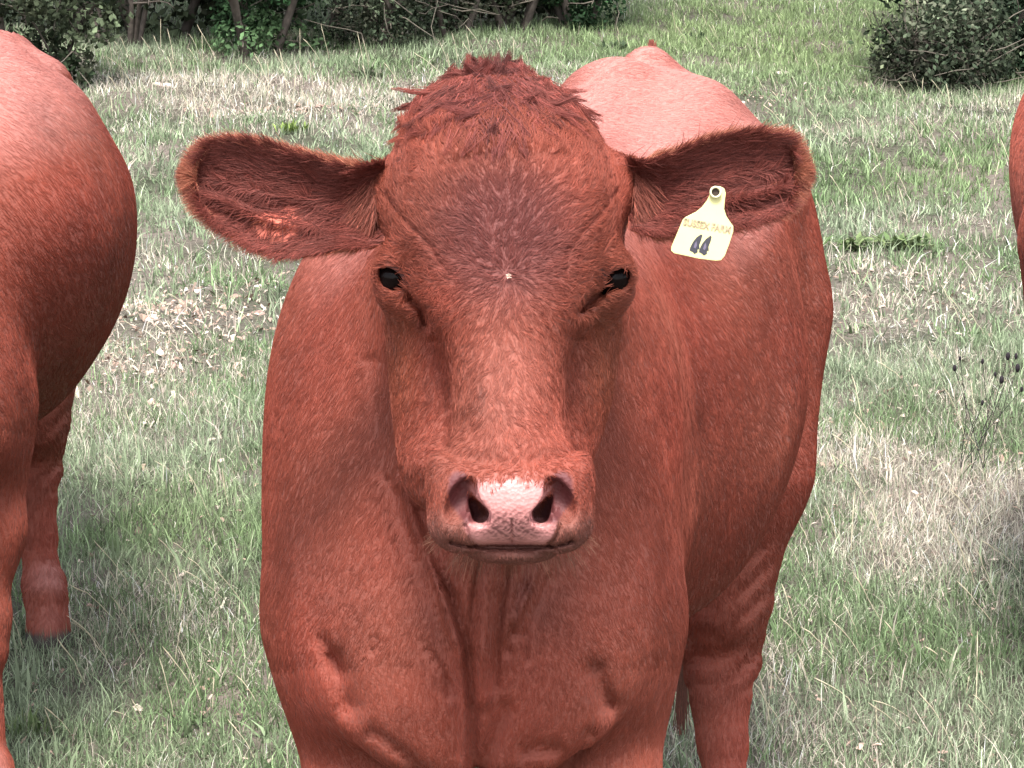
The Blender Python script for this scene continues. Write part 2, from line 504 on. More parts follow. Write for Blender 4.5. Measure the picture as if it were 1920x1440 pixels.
def surface_nets(xs, ys, zs, fn):
    nx, ny, nz = len(xs), len(ys), len(zs); S = 4
    ix = np.arange(0, nx, S); iy = np.arange(0, ny, S); iz = np.arange(0, nz, S)
    G = np.stack(np.meshgrid(xs[ix], ys[iy], zs[iz], indexing='ij'), -1).reshape(-1, 3)
    C = fn(G).reshape(len(ix), len(iy), len(iz))
    cx = np.diff(xs[ix]); cy = np.diff(ys[iy]); cz = np.diff(zs[iz])
    corners = [C[a:a + len(ix) - 1, b:b + len(iy) - 1, c:c + len(iz) - 1] for a in (0, 1) for b in (0, 1) for c in (0, 1)]
    mn = np.min(corners, 0); mxx = np.max(corners, 0); ab = np.min(np.abs(corners), 0)
    diag = np.sqrt(cx[:, None, None] ** 2 + cy[None, :, None] ** 2 + cz[None, None, :] ** 2)
    act = ((mn < 0) & (mxx > 0)) | (ab < 0.7 * diag)
    F = np.repeat(np.repeat(np.repeat(np.sign(C[:-1, :-1, :-1]) * 9.0, S, 0), S, 1), S, 2).astype(np.float32)
    full = np.full((nx, ny, nz), 9.0, np.float32)
    full[:F.shape[0], :F.shape[1], :F.shape[2]] = F[:nx, :ny, :nz]
    A = np.zeros((nx, ny, nz), bool)
    ar = np.repeat(np.repeat(np.repeat(act, S, 0), S, 1), S, 2)
    for a in (0, 1):
        for b in (0, 1):
            for c in (0, 1):
                A[a:a + ar.shape[0], b:b + ar.shape[1], c:c + ar.shape[2]] |= ar[:nx - a, :ny - b, :nz - c]
    idx = np.argwhere(A)
    pts = np.stack([xs[idx[:, 0]], ys[idx[:, 1]], zs[idx[:, 2]]], -1)
    vals = np.concatenate([fn(pts[i:i + 400000]) for i in range(0, len(pts), 400000)])
    full[A] = vals
    F = full; neg = F < 0
    k = np.zeros((nx - 1, ny - 1, nz - 1), np.int8)
    for a in (0, 1):
        for b in (0, 1):
            for c in (0, 1):
                k += neg[a:nx - 1 + a, b:ny - 1 + b, c:nz - 1 + c]
    cells = np.argwhere((k > 0) & (k < 8))
    vid = np.full(k.shape, -1, np.int32); vid[tuple(cells.T)] = np.arange(len(cells))
    cv = {}; cpz = {}
    for a in (0, 1):
        for b in (0, 1):
            for c in (0, 1):
                I, J, K = cells[:, 0] + a, cells[:, 1] + b, cells[:, 2] + c
                cv[a, b, c] = F[I, J, K]; cpz[a, b, c] = np.stack([xs[I], ys[J], zs[K]], -1)
    acc = np.zeros((len(cells), 3)); cnt = np.zeros(len(cells))
    keys = list(cv)
    for p in keys:
        for q in keys:
            if q > p and sum(abs(i - j) for i, j in zip(p, q)) == 1:
                m = (cv[p] < 0) != (cv[q] < 0)
                t = cv[p][m] / (cv[p][m] - cv[q][m])
                acc[m] += cpz[p][m] + t[:, None] * (cpz[q][m] - cpz[p][m]); cnt[m] += 1
    verts = acc / cnt[:, None]
    faces = []
    for ax in range(3):
        sl = [slice(None)] * 3; sl2 = [slice(None)] * 3
        sl[ax] = slice(0, -1); sl2[ax] = slice(1, None)
        a = neg[tuple(sl)]; b = neg[tuple(sl2)]
        e = np.argwhere(a != b)
        o1, o2 = [(1, 2), (2, 0), (0, 1)][ax]
        e = e[(e[:, o1] > 0) & (e[:, o2] > 0) & (e[:, o1] < k.shape[o1]) & (e[:, o2] < k.shape[o2])]
        out = a[tuple(e.T)]
        def cell(d1, d2):
            c = e.copy(); c[:, o1] -= d1; c[:, o2] -= d2
            return vid[tuple(c.T)]
        q = np.stack([cell(1, 1), cell(0, 1), cell(0, 0), cell(1, 0)], -1)
        q[~out] = q[~out][:, ::-1]
        faces.append(q)
    faces = np.concatenate(faces); faces = faces[(faces >= 0).all(1)]
    # pull the vertices onto the surface
    for _ in range(2):
        for i in range(0, len(verts), 400000):
            p = verts[i:i + 400000]; h = 8e-4
            f0 = fn(p)
            g = np.stack([fn(p + np.eye(3)[j] * h) - f0 for j in range(3)], -1) / h
            st = -f0[:, None] * g / ((g * g).sum(1)[:, None] + 1e-3)
            l = np.linalg.norm(st, axis=1, keepdims=True)
            st *= np.minimum(1, 0.0025 / (l + 1e-9))
            verts[i:i + 400000] = p + st * 0.8
    return verts, faces


def axis(a, b, fa, fb, fine, coarse):
    """coarse steps from a to fa, fine from fa to fb, coarse to b"""
    out = [np.arange(fa, fb, fine)]
    if a < fa: out.insert(0, np.linspace(a, fa, max(2, int((fa - a) / coarse)), endpoint=False))
    if b > fb: out.append(np.linspace(fb, b, max(2, int((b - fb) / coarse))))
    r = np.concatenate(out)
    return np.concatenate([r, r[-1] + (np.arange(1, 6) * coarse)])[: (len(r) // 4 + 1) * 4 + 1]


xs = axis(-.36, .62, -.150, .155, .0025, .009)
ys = axis(-1.16, .58, -.185, .345, .0025, .010)
zs = axis(-5.16, -2.90, -3.29, -2.93, .0025, .010)
cv, cf = surface_nets(xs, ys, zs, cow_sdf)
print('cow', len(cv), len(cf))


def mesh_normals(v, f):
    a, b, c, d = (v[f[:, i]] for i in range(4))
    fn = np.cross(c - a, d - b)
    n = np.zeros_like(v)
    for i in range(4): np.add.at(n, f[:, i], fn)
    return n / (np.linalg.norm(n, axis=1, keepdims=True) + 1e-12)


# ears: cupped shells, drawn as outline tables along the ear (px): (x, y_top, y_bottom, mean depth)
EAR_L = [(722, 300, 452, 3.205), (700, 305, 462, 3.20), (672, 312, 463, 3.195), (640, 305, 466, 3.19), (600, 296, 473, 3.19), (560, 286, 477, 3.19), (520, 275, 474, 3.195), (480, 267, 462, 3.20),
         (440, 264, 440, 3.205), (405, 270, 415, 3.21), (384, 284, 392, 3.215), (371, 302, 370, 3.22), (366, 318, 348, 3.22), (364, 331, 335, 3.22)]
EAR_R = [(1178, 292, 430, 3.205), (1200, 300, 436, 3.20), (1225, 297, 440, 3.195), (1260, 285, 440, 3.19), (1300, 270, 438, 3.19), (1340, 258, 432, 3.19), (1380, 252, 424, 3.19), (1420, 250, 412, 3.195),
         (1455, 255, 398, 3.20), (1474, 266, 382, 3.21), (1486, 284, 362, 3.215), (1492, 303, 342, 3.22), (1494, 316, 332, 3.22), (1495, 323, 326, 3.22)]


def make_ear(tab, s):
    T = np.array(tab, float); t = np.linspace(0, 1, len(T))
    fx, ft, fb, fz = [pchip(t, T[:, i]) for i in (0, 1, 2, 3)]
    nu, nv = 70, 44
    U, W = np.meshgrid(np.linspace(0, 1, nu), np.linspace(-1, 1, nv), indexing='ij')
    u = U.ravel(); w = W.ravel()
    x = fx(u); yt = ft(u); yb = fb(u); zc = fz(u)
    y = (yt + yb) / 2 + w * (yb - yt) / 2
    prof = 1 - np.abs(w) ** 2.2
    cup = .032 * prof * np.clip(1.15 - .7 * u, 0, 1)
    ridge = .005 * np.exp(-((w - .25 - .3 * u) / .10) ** 2) * np.clip(u * 3 - .6, 0, 1) * np.clip((1 - u) * 4, 0, 1)
    ridge += .008 * np.exp(-((w - .55 + .25 * u) / .07) ** 2) * np.exp(-((u - .5) / .2) ** 2) + .003 * np.exp(-((w + .15 - .1 * u) / .09) ** 2) * np.clip(u * 3 - .6, 0, 1) * np.clip((1 - u) * 4, 0, 1)
    curl = -.004 * np.clip(-w - .7, 0, 1) - .008 * np.clip(w - .8, 0, 1)
    z = zc + cup - ridge + curl - .015
    inner = np.stack([(x - 960) / FOC * z, -(y - 720) / FOC * z, -z], -1)
    th = .004 * np.sqrt(np.clip(1 - np.abs(w) ** 6, 0, 1)) * np.sqrt(np.clip(1 - u ** 8, 0, 1)) + .0006
    z2 = z + th
    outer = np.stack([(x - 960) / FOC * z2, -(y - 720) / FOC * z2, -z2], -1)
    v = np.concatenate([inner, outer]); N = nu * nv
    i, j = np.meshgrid(np.arange(nu - 1), np.arange(nv - 1), indexing='ij'); a = (i * nv + j).ravel()
    f1 = np.stack([a, a + 1, a + nv + 1, a + nv], -1); f2 = f1[:, ::-1] + N
    if s > 0: f1 = f1[:, ::-1]; f2 = f2[:, ::-1]
    e = []
    for j in (0, nv - 1):
        a = np.arange(nu - 1) * nv + j
        q = np.stack([a, a + nv, a + nv + N, a + N], -1); e.append(q if (j == 0) == (s < 0) else q[:, ::-1])
    a = (nu - 1) * nv + np.arange(nv - 1)
    q = np.stack([a, a + 1, a + 1 + N, a + N], -1); e.append(q if s < 0 else q[:, ::-1])
    n1 = mesh_normals(v, f1)[:N]
    if n1[:, 2].mean() < 0: f1 = f1[:, ::-1]; f2 = f2[:, ::-1]; e = [q_[:, ::-1] for q_ in e]
    f = np.concatenate([f1, f2] + e)
    return v, f, N, u, w


earL = make_ear(EAR_L, -1); earR = make_ear(EAR_R, 1)

# ---- skin / coat colour as pigment, with top light and underside shade mixed in
nzA = Noise(.16, seed=1); nzB = Noise(.035, seed=2); nzC = Noise(.008, seed=3)


a2_ = Noise(.25, seed=4)


def coat_color(P, n_up, head=True):
    """linear albedo of the coat at view space points"""
    N = len(P.px)
    base = np.array([.252, .060, .038]); c = np.tile(base, (N, 1))
    a = nzA(P.v); b = nzB(P.v)
    c = c * (1 + .07 * a + .04 * b)[:, None]; c[:, 1] *= 1 + .05 * a2_(P.v); c[:, 2] *= 1 + .05 * a2_(P.v)
    def mix(m, col):
        nonlocal c
        m = np.clip(m, 0, 1)[:, None]; c = c * (1 - m) + np.asarray(col) * m
    hd = np.clip((3.30 - P.Z) / .04, 0, 1) * (1.0 if head else 0.0)
    # darker plum blaze on the forehead, ginger cheeks
    fo = np.exp(-(((P.px - 945) / 130) ** 2 + ((P.py - 440) / 130) ** 2) ** 2)
    mix(.75 * fo * hd, (.150, .046, .044))
    mix(.4 * hd * np.exp(-(((np.abs(P.px - 945) - 190) / 45) ** 2 + ((P.py - 660) / 130) ** 2)), (.26, .08, .038))
    for (mx_, my_, rx_, ry_, am) in ((905, 742, 9, 26, .7), (893, 760, 7, 12, .5), (800, 716, 14, 9, .6), (806, 742, 8, 12, .4), (790, 600, 12, 20, .4)):
        mix(am * hd * np.exp(-((P.px - mx_) / rx_) ** 2 - ((P.py - my_) / ry_) ** 2) * np.clip(.6 + .6 * nzC(P.v), 0, 1), (.06, .022, .018))
    mix(.35 * hd * np.exp(-(((P.px - 945) / 70) ** 2 + ((P.py - 720) / 110) ** 2)), (.36, .13, .10))
    # muzzle hair greyer
    mz = 1 / (1 + np.exp(-(P.py - 965) / 10)) * hd * (P.Z < 3.2)
    mix(.55 * mz * (P.py > 940), (.17, .085, .07))
    # paler pink back: light from above put into the coat colour
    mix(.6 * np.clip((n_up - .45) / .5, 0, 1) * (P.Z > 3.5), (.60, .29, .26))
    mix(.35 * (P.Z > 3.5) * (n_up < -.05), (.17, .034, .020))  # down-facing surfaces darkened: shade put into the coat colour
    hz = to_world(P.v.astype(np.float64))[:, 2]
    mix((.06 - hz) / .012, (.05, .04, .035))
    return np.clip(c, .01, .9)


UPV = np.array([0, CP, SP])      # world up in view space
EMV = np.concatenate([cv, earL[0], earR[0]])
o1 = len(cv); o2 = o1 + len(earL[0])
EMF = np.concatenate([cf, earL[1] + o1, earR[1] + o2])
EMN = mesh_normals(EMV, EMF)
PP = P3(EMV)
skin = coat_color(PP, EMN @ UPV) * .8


spkn = Noise(.009, seed=15)


def pad_mask(P):
    """bare wet nose pad: 1 inside"""
    dx = np.abs(P.px - 957)
    top = 893 + 4 * np.sin(P.px * .05); 
    hw = np.interp(P.py, [888, 900, 930, 960, 968, 978, 990, 1010, 1022, 1028], [96, 90, 70, 45, 48, 90, 90, 80, 68, 62])
    m = np.clip((hw - dx) / 6, 0, 1) * np.clip((P.py - top + 5 * spkn(P.v)) / 16, 0, 1) * np.clip((1024 - P.py) / 4, 0, 1) * (P.Z < 3.10)
    return m


def nostril_mask(P):
    m = np.zeros(len(P.px), np.float32)
    for s in (-1, 1):
        d = seg_dist(P.px, P.py, [(957 + s * 96, 903), (957 + s * 98, 930), (957 + s * 76, 962)])
        m = np.maximum(m, np.clip((24 - d) / 8, 0, 1))
    return m * (P.Z < 3.12)


padm = pad_mask(PP); nosm = nostril_mask(PP)
spk = Noise(.004, seed=11)(PP.v); spk2 = Noise(.012, seed=12)(PP.v)
padc = np.tile(np.array([.50, .215, .205]), (len(EMV), 1)) * (1 + .06 * spk2)[:, None]
low = np.clip(1 - (((PP.px - 960) / 75) ** 2 + ((PP.py - 985) / 34) ** 2), 0, 1)
dk = np.clip(low * 1.5, 0, 1) * np.clip(.35 + .8 * spk, 0, 1)
padc = padc * (1 - .8 * dk[:, None]) + np.array([.10, .03, .03]) * .8 * dk[:, None]
topp = np.clip((915 - PP.py) / 25, 0, 1)
padc = padc * (1 - topp[:, None] * .6) + np.array([.36, .11, .08]) * topp[:, None] * .6
ep = np.hypot((PP.px - 525) / 42, (PP.py - 415) / 34); ep = (np.clip(1.3 - ep, 0, 1) * (np.arange(len(EMV)) >= o1) * (PP.px < 700))[:, None]
skin = skin * (1 - ep) + np.array([.62, .15, .10]) * ep  # glow of light through the thin ear skin, put into its colour
skin = skin * (1 - padm[:, None]) + padc * padm[:, None]
skin = skin * (1 - nosm[:, None] * .85) + np.array([.085, .018, .022]) * nosm[:, None] * .85
# dark rims round the eyes and dark lid skin
for (ex, ey), ez, s in EYES:
    d = np.hypot((PP.px - ex) / 1.0, (PP.py - ey) / 1.0)
    m = np.clip((30 - d) / 6, 0, 1)[:, None] * (PP.Z < 3.25)[:, None]
    skin = skin * (1 - m) + np.array([.075, .022, .020]) * m

mskin, nt, b = mat_new('cow skin')
a = nt.nodes.new('ShaderNodeAttribute'); a.attribute_name = 'tint'
nt.links.new(a.outputs['Color'], b.inputs['Base Color'])
w = nt.nodes.new('ShaderNodeAttribute'); w.attribute_name = 'wet'
mr = nt.nodes.new('ShaderNodeMapRange'); mr.inputs['To Min'].default_value = .8; mr.inputs['To Max'].default_value = .38
nt.links.new(w.outputs['Fac'], mr.inputs[0]); nt.links.new(mr.outputs[0], b.inputs['Roughness'])
b.inputs['Specular IOR Level'].default_value = .5
b.inputs['Subsurface Weight'].default_value = .0
tc = nt.nodes.new('ShaderNodeTexCoord'); vo = nt.nodes.new('ShaderNodeTexVoronoi'); vo.inputs['Scale'].default_value = 260
nt.links.new(tc.outputs['Object'], vo.inputs['Vector'])
bp = nt.nodes.new('ShaderNodeBump'); bp.inputs['Distance'].default_value = .0015; bp.inputs['Strength'].default_value = .5
nt.links.new(vo.outputs['Distance'], bp.inputs['Height']); nt.links.new(bp.outputs[0], b.inputs['Normal'])

BASE = np.array([PW(900, 2250, 3.7)[0] + .08, PW(900, 2250, 3.7)[1] + .35, 0.0])
cow = empty('cow', BASE, 'red-brown cow facing the camera with a yellow tag in one ear', 'cow', 'red-brown cows in the field')
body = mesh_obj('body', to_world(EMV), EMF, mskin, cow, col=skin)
wa = body.data.attributes.new('wet', 'FLOAT', 'POINT'); wa.data.foreach_set('value', np.clip(padm * .9 + nosm * .25, 0, 1).astype(np.float32))

# eyes
def sphere(c, r, nu=24, nv=16):
    vs = []; fs = []
    for i in range(nv + 1):
        th = math.pi * i / nv
        for j in range(nu):
            ph = 2 * math.pi * j / nu
            vs.append((c[0] + r[0] * math.sin(th) * math.cos(ph), c[1] + r[1] * math.sin(th) * math.sin(ph), c[2] + r[2] * math.cos(th)))
    for i in range(nv):
        for j in range(nu):
            a = i * nu + j; b2 = i * nu + (j + 1) % nu
            fs.append((a, b2, b2 + nu, a + nu))
    return np.array(vs), fs


meye = simple('eye', (.006, .003, .003), rough=.07, spec=.1)
mlid = simple('eye rim', (.16, .055, .05), rough=.45, spec=.4)
for (ex, ey), ez, s in EYES:
    v, f = sphere(V(ex + s * 1, ey - 1, ez - .004), (.0200, .0200, .0200))
    e = mesh_obj('eye', to_world(v), f, meye, cow)
    # lower lid rim
    pts = [to_world(V(ex + s * (14 - 36 * t), ey + 12 + 7 * math.sin(math.pi * t) - 2 * t, ez - .0135 - .004 * math.sin(math.pi * t))) for t in np.linspace(0, 1, 9)]
    v, f = tube(pts, [.0008, .0014, .0018, .002, .002, .002, .0018, .0014, .0008], 6)
    mesh_obj('eyelid', v, f, mlid, cow)

# ------------------------------------------------------------------ fur
FURPREVIEW = False


def tri_samples(v, f, n, nrm, weight=None, r=rng):
    tri = np.concatenate([f[:, [0, 1, 2]], f[:, [0, 2, 3]]])
    a, b, c = v[tri[:, 0]], v[tri[:, 1]], v[tri[:, 2]]
    ar = np.linalg.norm(np.cross(b - a, c - a), axis=1)
    if weight is not None: ar = ar * weight((a + b + c) / 3, (nrm[tri[:, 0]] + nrm[tri[:, 1]] + nrm[tri[:, 2]]) / 3)
    cum = np.cumsum(ar); idx = np.searchsorted(cum, r.uniform(0, cum[-1], n))
    idx = np.clip(idx, 0, len(tri) - 1)
    u = r.uniform(size=n); w = r.uniform(size=n); sw = u + w > 1; u[sw] = 1 - u[sw]; w[sw] = 1 - w[sw]
    t = tri[idx]
    p = v[t[:, 0]] * (1 - u - w)[:, None] + v[t[:, 1]] * u[:, None] + v[t[:, 2]] * w[:, None]
    n_ = nrm[t[:, 0]] * (1 - u - w)[:, None] + nrm[t[:, 1]] * u[:, None] + nrm[t[:, 2]] * w[:, None]
    return p, n_ / (np.linalg.norm(n_, axis=1, keepdims=True) + 1e-9)


def curves_obj(name, pts, rad, col, mat, parent):
    """pts (N,K,3) view space"""
    N, K, _ = pts.shape
    hc = bpy.data.hair_curves.new(name)
    hc.add_curves([K] * N)
    w = to_world(pts.reshape(-1, 3)) - np.array(parent.location)
    hc.attributes['position'].data.foreach_set('vector', w.astype(np.float32).ravel())
    ra = hc.attributes.get('radius') or hc.attributes.new('radius', 'FLOAT', 'POINT')
    ra.data.foreach_set('value', rad.astype(np.float32).ravel())
    ca = hc.attributes.new('tint', 'FLOAT_COLOR', 'CURVE')
    c4 = np.ones((N, 4), np.float32); c4[:, :3] = col
    ca.data.foreach_set('color', c4.ravel())
    hc.materials.append(mat)
    o = bpy.data.objects.new(name, hc); COL.objects.link(o); o.parent = parent
    return o


mfur, nt, b = mat_new('coat hair')
a = nt.nodes.new('ShaderNodeAttribute'); a.attribute_name = 'tint'
nt.links.new(a.outputs['Color'], b.inputs['Base Color'])
b.inputs['Roughness'].default_value = .55
b.inputs['Specular IOR Level'].default_value = .28
tr = nt.nodes.new('ShaderNodeBsdfTranslucent'); mx = nt.nodes.new('ShaderNodeMixShader'); mx.inputs[0].default_value = .22
nt.links.new(a.outputs['Color'], tr.inputs[0])
nt.links.new(b.outputs[0], mx.inputs[1]); nt.links.new(tr.outputs[0], mx.inputs[2])
nt.links.new(mx.outputs[0], nt.nodes['Material Output'].inputs[0])

wv = [Noise(.012, seed=20 + i) for i in range(3)]; wl2 = [Noise(.045, seed=30 + i) for i in range(3)]


def strands(p, n, dirn, length, lift, rad, K=4, curl=.25, clump=.35, bend=.5, r=rng):
    """p,n view space roots; dirn (N,3) desired flow; returns pts (N,K,3), radius"""
    N = len(p)
    jit = np.stack([w(p) for w in wv], -1) * clump + np.stack([w(p) for w in wl2], -1) * clump * .6 + r.normal(size=(N, 3)) * curl
    t = dirn + jit
    t -= (t * n).sum(1)[:, None] * n
    t /= np.linalg.norm(t, axis=1, keepdims=True) + 1e-9
    s = np.linspace(0, 1, K)[None, :, None]
    L = length[:, None, None]
    lf = lift[:, None, None]
    pts = p[:, None, :] + t[:, None, :] * s * L * np.sqrt(1 - np.clip(lf, 0, .95) ** 2) + n[:, None, :] * (lf * L * s * (1 - bend * s))
    rr = rad[:, None] * np.array([1, .95, .7, .25] if K == 4 else np.linspace(1, .2, K))[None, :]
    return pts, rr


def flow(P, n):
    """hair direction in view space"""
    N = len(P.px)
    fx = np.zeros(N); fy = np.zeros(N); fz = np.zeros(N)
    hd = (P.Z < 3.34) & (P.py < 1070) & (P.px > 690) & (P.px < 1200)
    # head: whorl between the eyes
    dx = (P.px - 950); dy = (P.py - 515)
    rr = np.hypot(dx, dy) + 1e-3
    ux, uy = dx / rr, dy / rr
    dn = np.clip((P.py - 560) / 120, 0, 1)
    ux = ux * (1 - dn) + dn * np.sign(dx) * np.clip(np.abs(dx) / 350, 0, .5); uy = uy * (1 - dn) + dn * 1.0
    fx = np.where(hd, ux, 0.0); fy = np.where(hd, -uy, 0.0); fz = np.where(hd, -.3, 0)
    # neck and chest: down and slightly outwards
    nb = ~hd & (P.Z < 3.75)
    fx = np.where(nb, (P.px - 890) / 500., fx); fy = np.where(nb, -1.0, fy); fz = np.where(nb, -.25, fz)
    # barrel: backwards and down
    bb = ~hd & ~nb
    fx = np.where(bb, .35, fx); fy = np.where(bb, -.75, fy); fz = np.where(bb, -.65, fz)
    lg = (P.py > 1250)
    fx = np.where(lg, 0, fx); fy = np.where(lg, -1, fy); fz = np.where(lg, 0, fz)
    return np.stack([fx, fy, fz], -1)


def vary(c, r=rng, amt=.22):
    k = np.exp(r.normal(size=(len(c), 1)) * amt)
    return np.clip(c * k, .005, .9)


def opening(P):
    m = pad_mask(P) + nostril_mask(P)
    for (ex, ey), ez, s in EYES:
        qx = (P.px - ex - s * 4); qy = (P.py - ey)
        a1 = (qx * -s * .77 + qy * .64); a2 = (qx * s * .64 + qy * .77)
        m = m + (np.hypot(a1 / 24, a2 / 16) < 1) * (P.Z < 3.25)
    return np.clip(m, 0, 1)


vdirn = lambda p: p / np.linalg.norm(p, axis=1, keepdims=True)
# short coat on head
def w_head(c, n):
    P = P3(c); m = (P.Z < 3.36) & (P.py < 1075) & (P.px > 650) & (P.px < 1250)
    vis = (n * -vdirn(c)).sum(1) > -.35
    return m * vis * (1 - opening(P)) * 1.0


p, n = tri_samples(cv, cf, 105000, EMN[:o1], w_head)
P = P3(p); up = n @ UPV
L = np.full(len(p), .011) * rng.uniform(.7, 1.3, len(p))
L = L * np.interp(P.py, [560, 620, 820, 930], [1, .8, .65, .42])
top = np.clip((300 - P.py) / 60, 0, 1); L = L + top * .012
rr_ = np.hypot(P.px - 950, P.py - 515)
lift = np.full(len(p), .32) + .2 * np.clip(1 - rr_ / 60, 0, 1) + .15 * top
pts, ra = strands(p, n, flow(P, n), L, lift, np.full(len(p), .00027), curl=.15, clump=.30)
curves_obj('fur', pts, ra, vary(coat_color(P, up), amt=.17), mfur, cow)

# coat on the body
def w_body(c, n):
    P = P3(c); m = ~((P.Z < 3.32) & (P.py < 1075) & (P.px > 650) & (P.px < 1250))
    return m * np.where(P.Z > 4.0, .55, 1.0) * np.where((n * -vdirn(c)).sum(1) > -.3, 1.0, .12)


p, n = tri_samples(cv, cf, 380000, EMN[:o1], w_body)
P = P3(p); up = n @ UPV
L = rng.uniform(.007, .015, len(p)) * np.where((P.Z < 3.5) & (P.py > 1000), .7, 1); rad = np.where(P.Z > 4, .00055, .00036)
pts, ra = strands(p, n, flow(P, n), L, np.full(len(p), .12), rad * .85, curl=.09, clump=.17)
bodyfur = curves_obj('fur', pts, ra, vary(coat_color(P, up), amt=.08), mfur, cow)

# topknot: long tufts from the poll
nt_ = 1300; tufts = []
def w_poll(c, n):
    P = P3(c)
    e = ((P.px - 928) / 152) ** 2 + ((P.py - 190) / 74) ** 2
    return (P.Z < 3.36) * np.clip(1.2 - e, 0, 1) * ((n * -vdirn(c)).sum(1) > -.5)
tp, tn = tri_samples(cv, cf, 720, EMN[:o1], w_poll)
TP = P3(tp)
root = []; cols = []; PT = []; RA = []
from math import sin, cos
KK = 7
for i in range(len(tp)):
    u = (TP.px[i] - 930) / 170.
    base = tp[i]
    Lt = rng.uniform(.028, .070) * max(.3, 1 - .62 * abs(u)) * (1.15 if TP.py[i] < 215 else .6)
    upw = rng.uniform() < .10 or TP.py[i] < 152
    if upw: d = np.array([u * .9 + rng.normal(0, .7), .60 + rng.normal(0, .2), rng.normal(0, .3)]); Lt *= .36
    else: d = np.array([u * .50 + rng.normal(0, .24), -.9, 0.0]); d = d - (d @ tn[i]) * tn[i] * .9; d = d / np.linalg.norm(d) + tn[i] * rng.uniform(.06, .34)
    d /= np.linalg.norm(d)
    side = np.cross(d, [0, 0, 1.0]); cr = rng.normal(0, .9)
    m = 46
    off = rng.normal(size=(m, 3)) * [.0052, .004, .003]
    s = np.linspace(0, 1, KK)
    cen = base[None] + np.outer(s * Lt, d) + np.outer(cr * Lt * .35 * s * s, side)
    if not upw: cen[:, 2] -= .010 * s * s; cen[:, 1] -= .3 * Lt * s * s
    spread = (1 - .82 * s)[None, :, None]
    q = cen[None] + off[:, None, :] * spread + rng.normal(size=(m, KK, 3)) * .0006 * s[None, :, None]
    sc_ = rng.uniform(.7, 1.05, (m, 1, 1)); q = q[:, :1] + (q - q[:, :1]) * sc_
    PT.append(q); RA.append(np.tile(np.linspace(.00036, .00012, KK), (m, 1)))
    cols.append(vary(np.tile((np.array([.165, .046, .040]) * (1 - min(1, abs(u) * 1.2)) + np.array([.24, .058, .042]) * min(1, abs(u) * 1.2)) * rng.uniform(.5, 1.5), (m, 1)), amt=.2))
curves_obj('topknot', np.concatenate(PT), np.concatenate(RA), np.concatenate(cols), mfur, cow)

# ears: inner hair, outer hair, fringe
for (v, f, N, u, w), s in ((earL, -1), (earR, 1)):
    nn = EMN[o1:o2] if s < 0 else EMN[o2:]
    p, n = tri_samples(v, f, 26000, nn)
    P = P3(p)
    tip = np.array([s * 1.0, .05, 0])
    inner = n[:, 2] > 0.1
    ymid = np.interp(P.px, [340, 720], [330, 380]) if s < 0 else np.interp(P.px, [1180, 1510], [365, 320])
    fan = -(P.py - ymid) / 110.
    dr = np.stack([np.full(len(p), s * 1.0), fan * 1.0, np.full(len(p), .25)], -1)
    L = rng.uniform(.012, .028, len(p)) * np.where(inner, 1.1, .6)
    pts, ra = strands(p, n, dr, L, np.where(inner, .38, .25), np.full(len(p), .00033), curl=.22, clump=.45)
    c = np.tile(np.array([.17, .045, .035]), (len(p), 1))
    outer_c = np.array([.36, .105, .060])
    c = np.where(inner[:, None], c, outer_c)
    rimd = np.abs(P.py - ymid)
    # few hairs over the thin bare skin patch
    if s < 0: kp = ~((np.hypot((P.px - 525) / 48, (P.py - 415) / 38) < 1) & (rng.uniform(size=len(p)) < .82) & inner)
    else: kp = np.ones(len(p), bool)
    pts, ra, c = pts[kp], ra[kp], c[kp]
    curves_obj('fur', pts, ra, vary(c, amt=.3), mfur, cow)
    # fringe around the rim
    nv = 44; m = 11000
    # rim samples: follow edge of the shell
    U = rng.uniform(.12, 1, m); W = np.where(rng.uniform(size=m) < .5, -1, 1) * (1 - np.abs(rng.normal(0, .075, m)))
    tipm = rng.uniform(size=m) < .36
    U[tipm] = 1 - np.abs(rng.normal(0, .05, tipm.sum())); W[tipm] = rng.uniform(-1, 1, tipm.sum())
    U = np.clip(U, 0, 1); W = np.clip(W, -1, 1)
    gi = np.clip((U * 69).astype(int), 0, 69); gj = np.clip(((W + 1) / 2 * 43).astype(int), 0, 43)
    k = gi * 44 + gj
    k2 = np.clip(gi + 1, 0, 69) * 44 + gj; 
    fu = (U * 69 - gi)[:, None]
    base = v[k] * (1 - fu) + v[k2] * fu + rng.normal(size=(m, 3)) * .0012
    cen = v[:N].reshape(70, 44, 3)[:, 22, :]
    cc = cen[np.clip(gi - 8, 0, 69)]
    out = base - cc; out[:, 2] *= .3; out /= np.linalg.norm(out, axis=1, keepdims=True)
    out[:, 0] += s * .5
    out += rng.normal(size=(m, 3)) * .30; out /= np.linalg.norm(out, axis=1, keepdims=True)
    L = rng.uniform(.005, .017, m); sK = np.linspace(0, 1, 4)
    q = base[:, None] + out[:, None] * L[:, None, None] * sK[None, :, None]
    q[:, :, 0] += s * (.004 * sK ** 2)[None]
    ra = np.full((m, 4), .00026) * np.array([1, .9, .6, .2])
    curves_obj('ear_fringe', q, ra, vary(np.array([.24, .065, .04]) + (np.array([.52, .22, .14]) - np.array([.24, .065, .04])) * np.clip(1 - np.abs(np.abs(W) - 1) * 9 + (U > .96), 0, 1)[:, None] * rng.uniform(.2, 1, (m, 1)), amt=.3), mfur, cow)

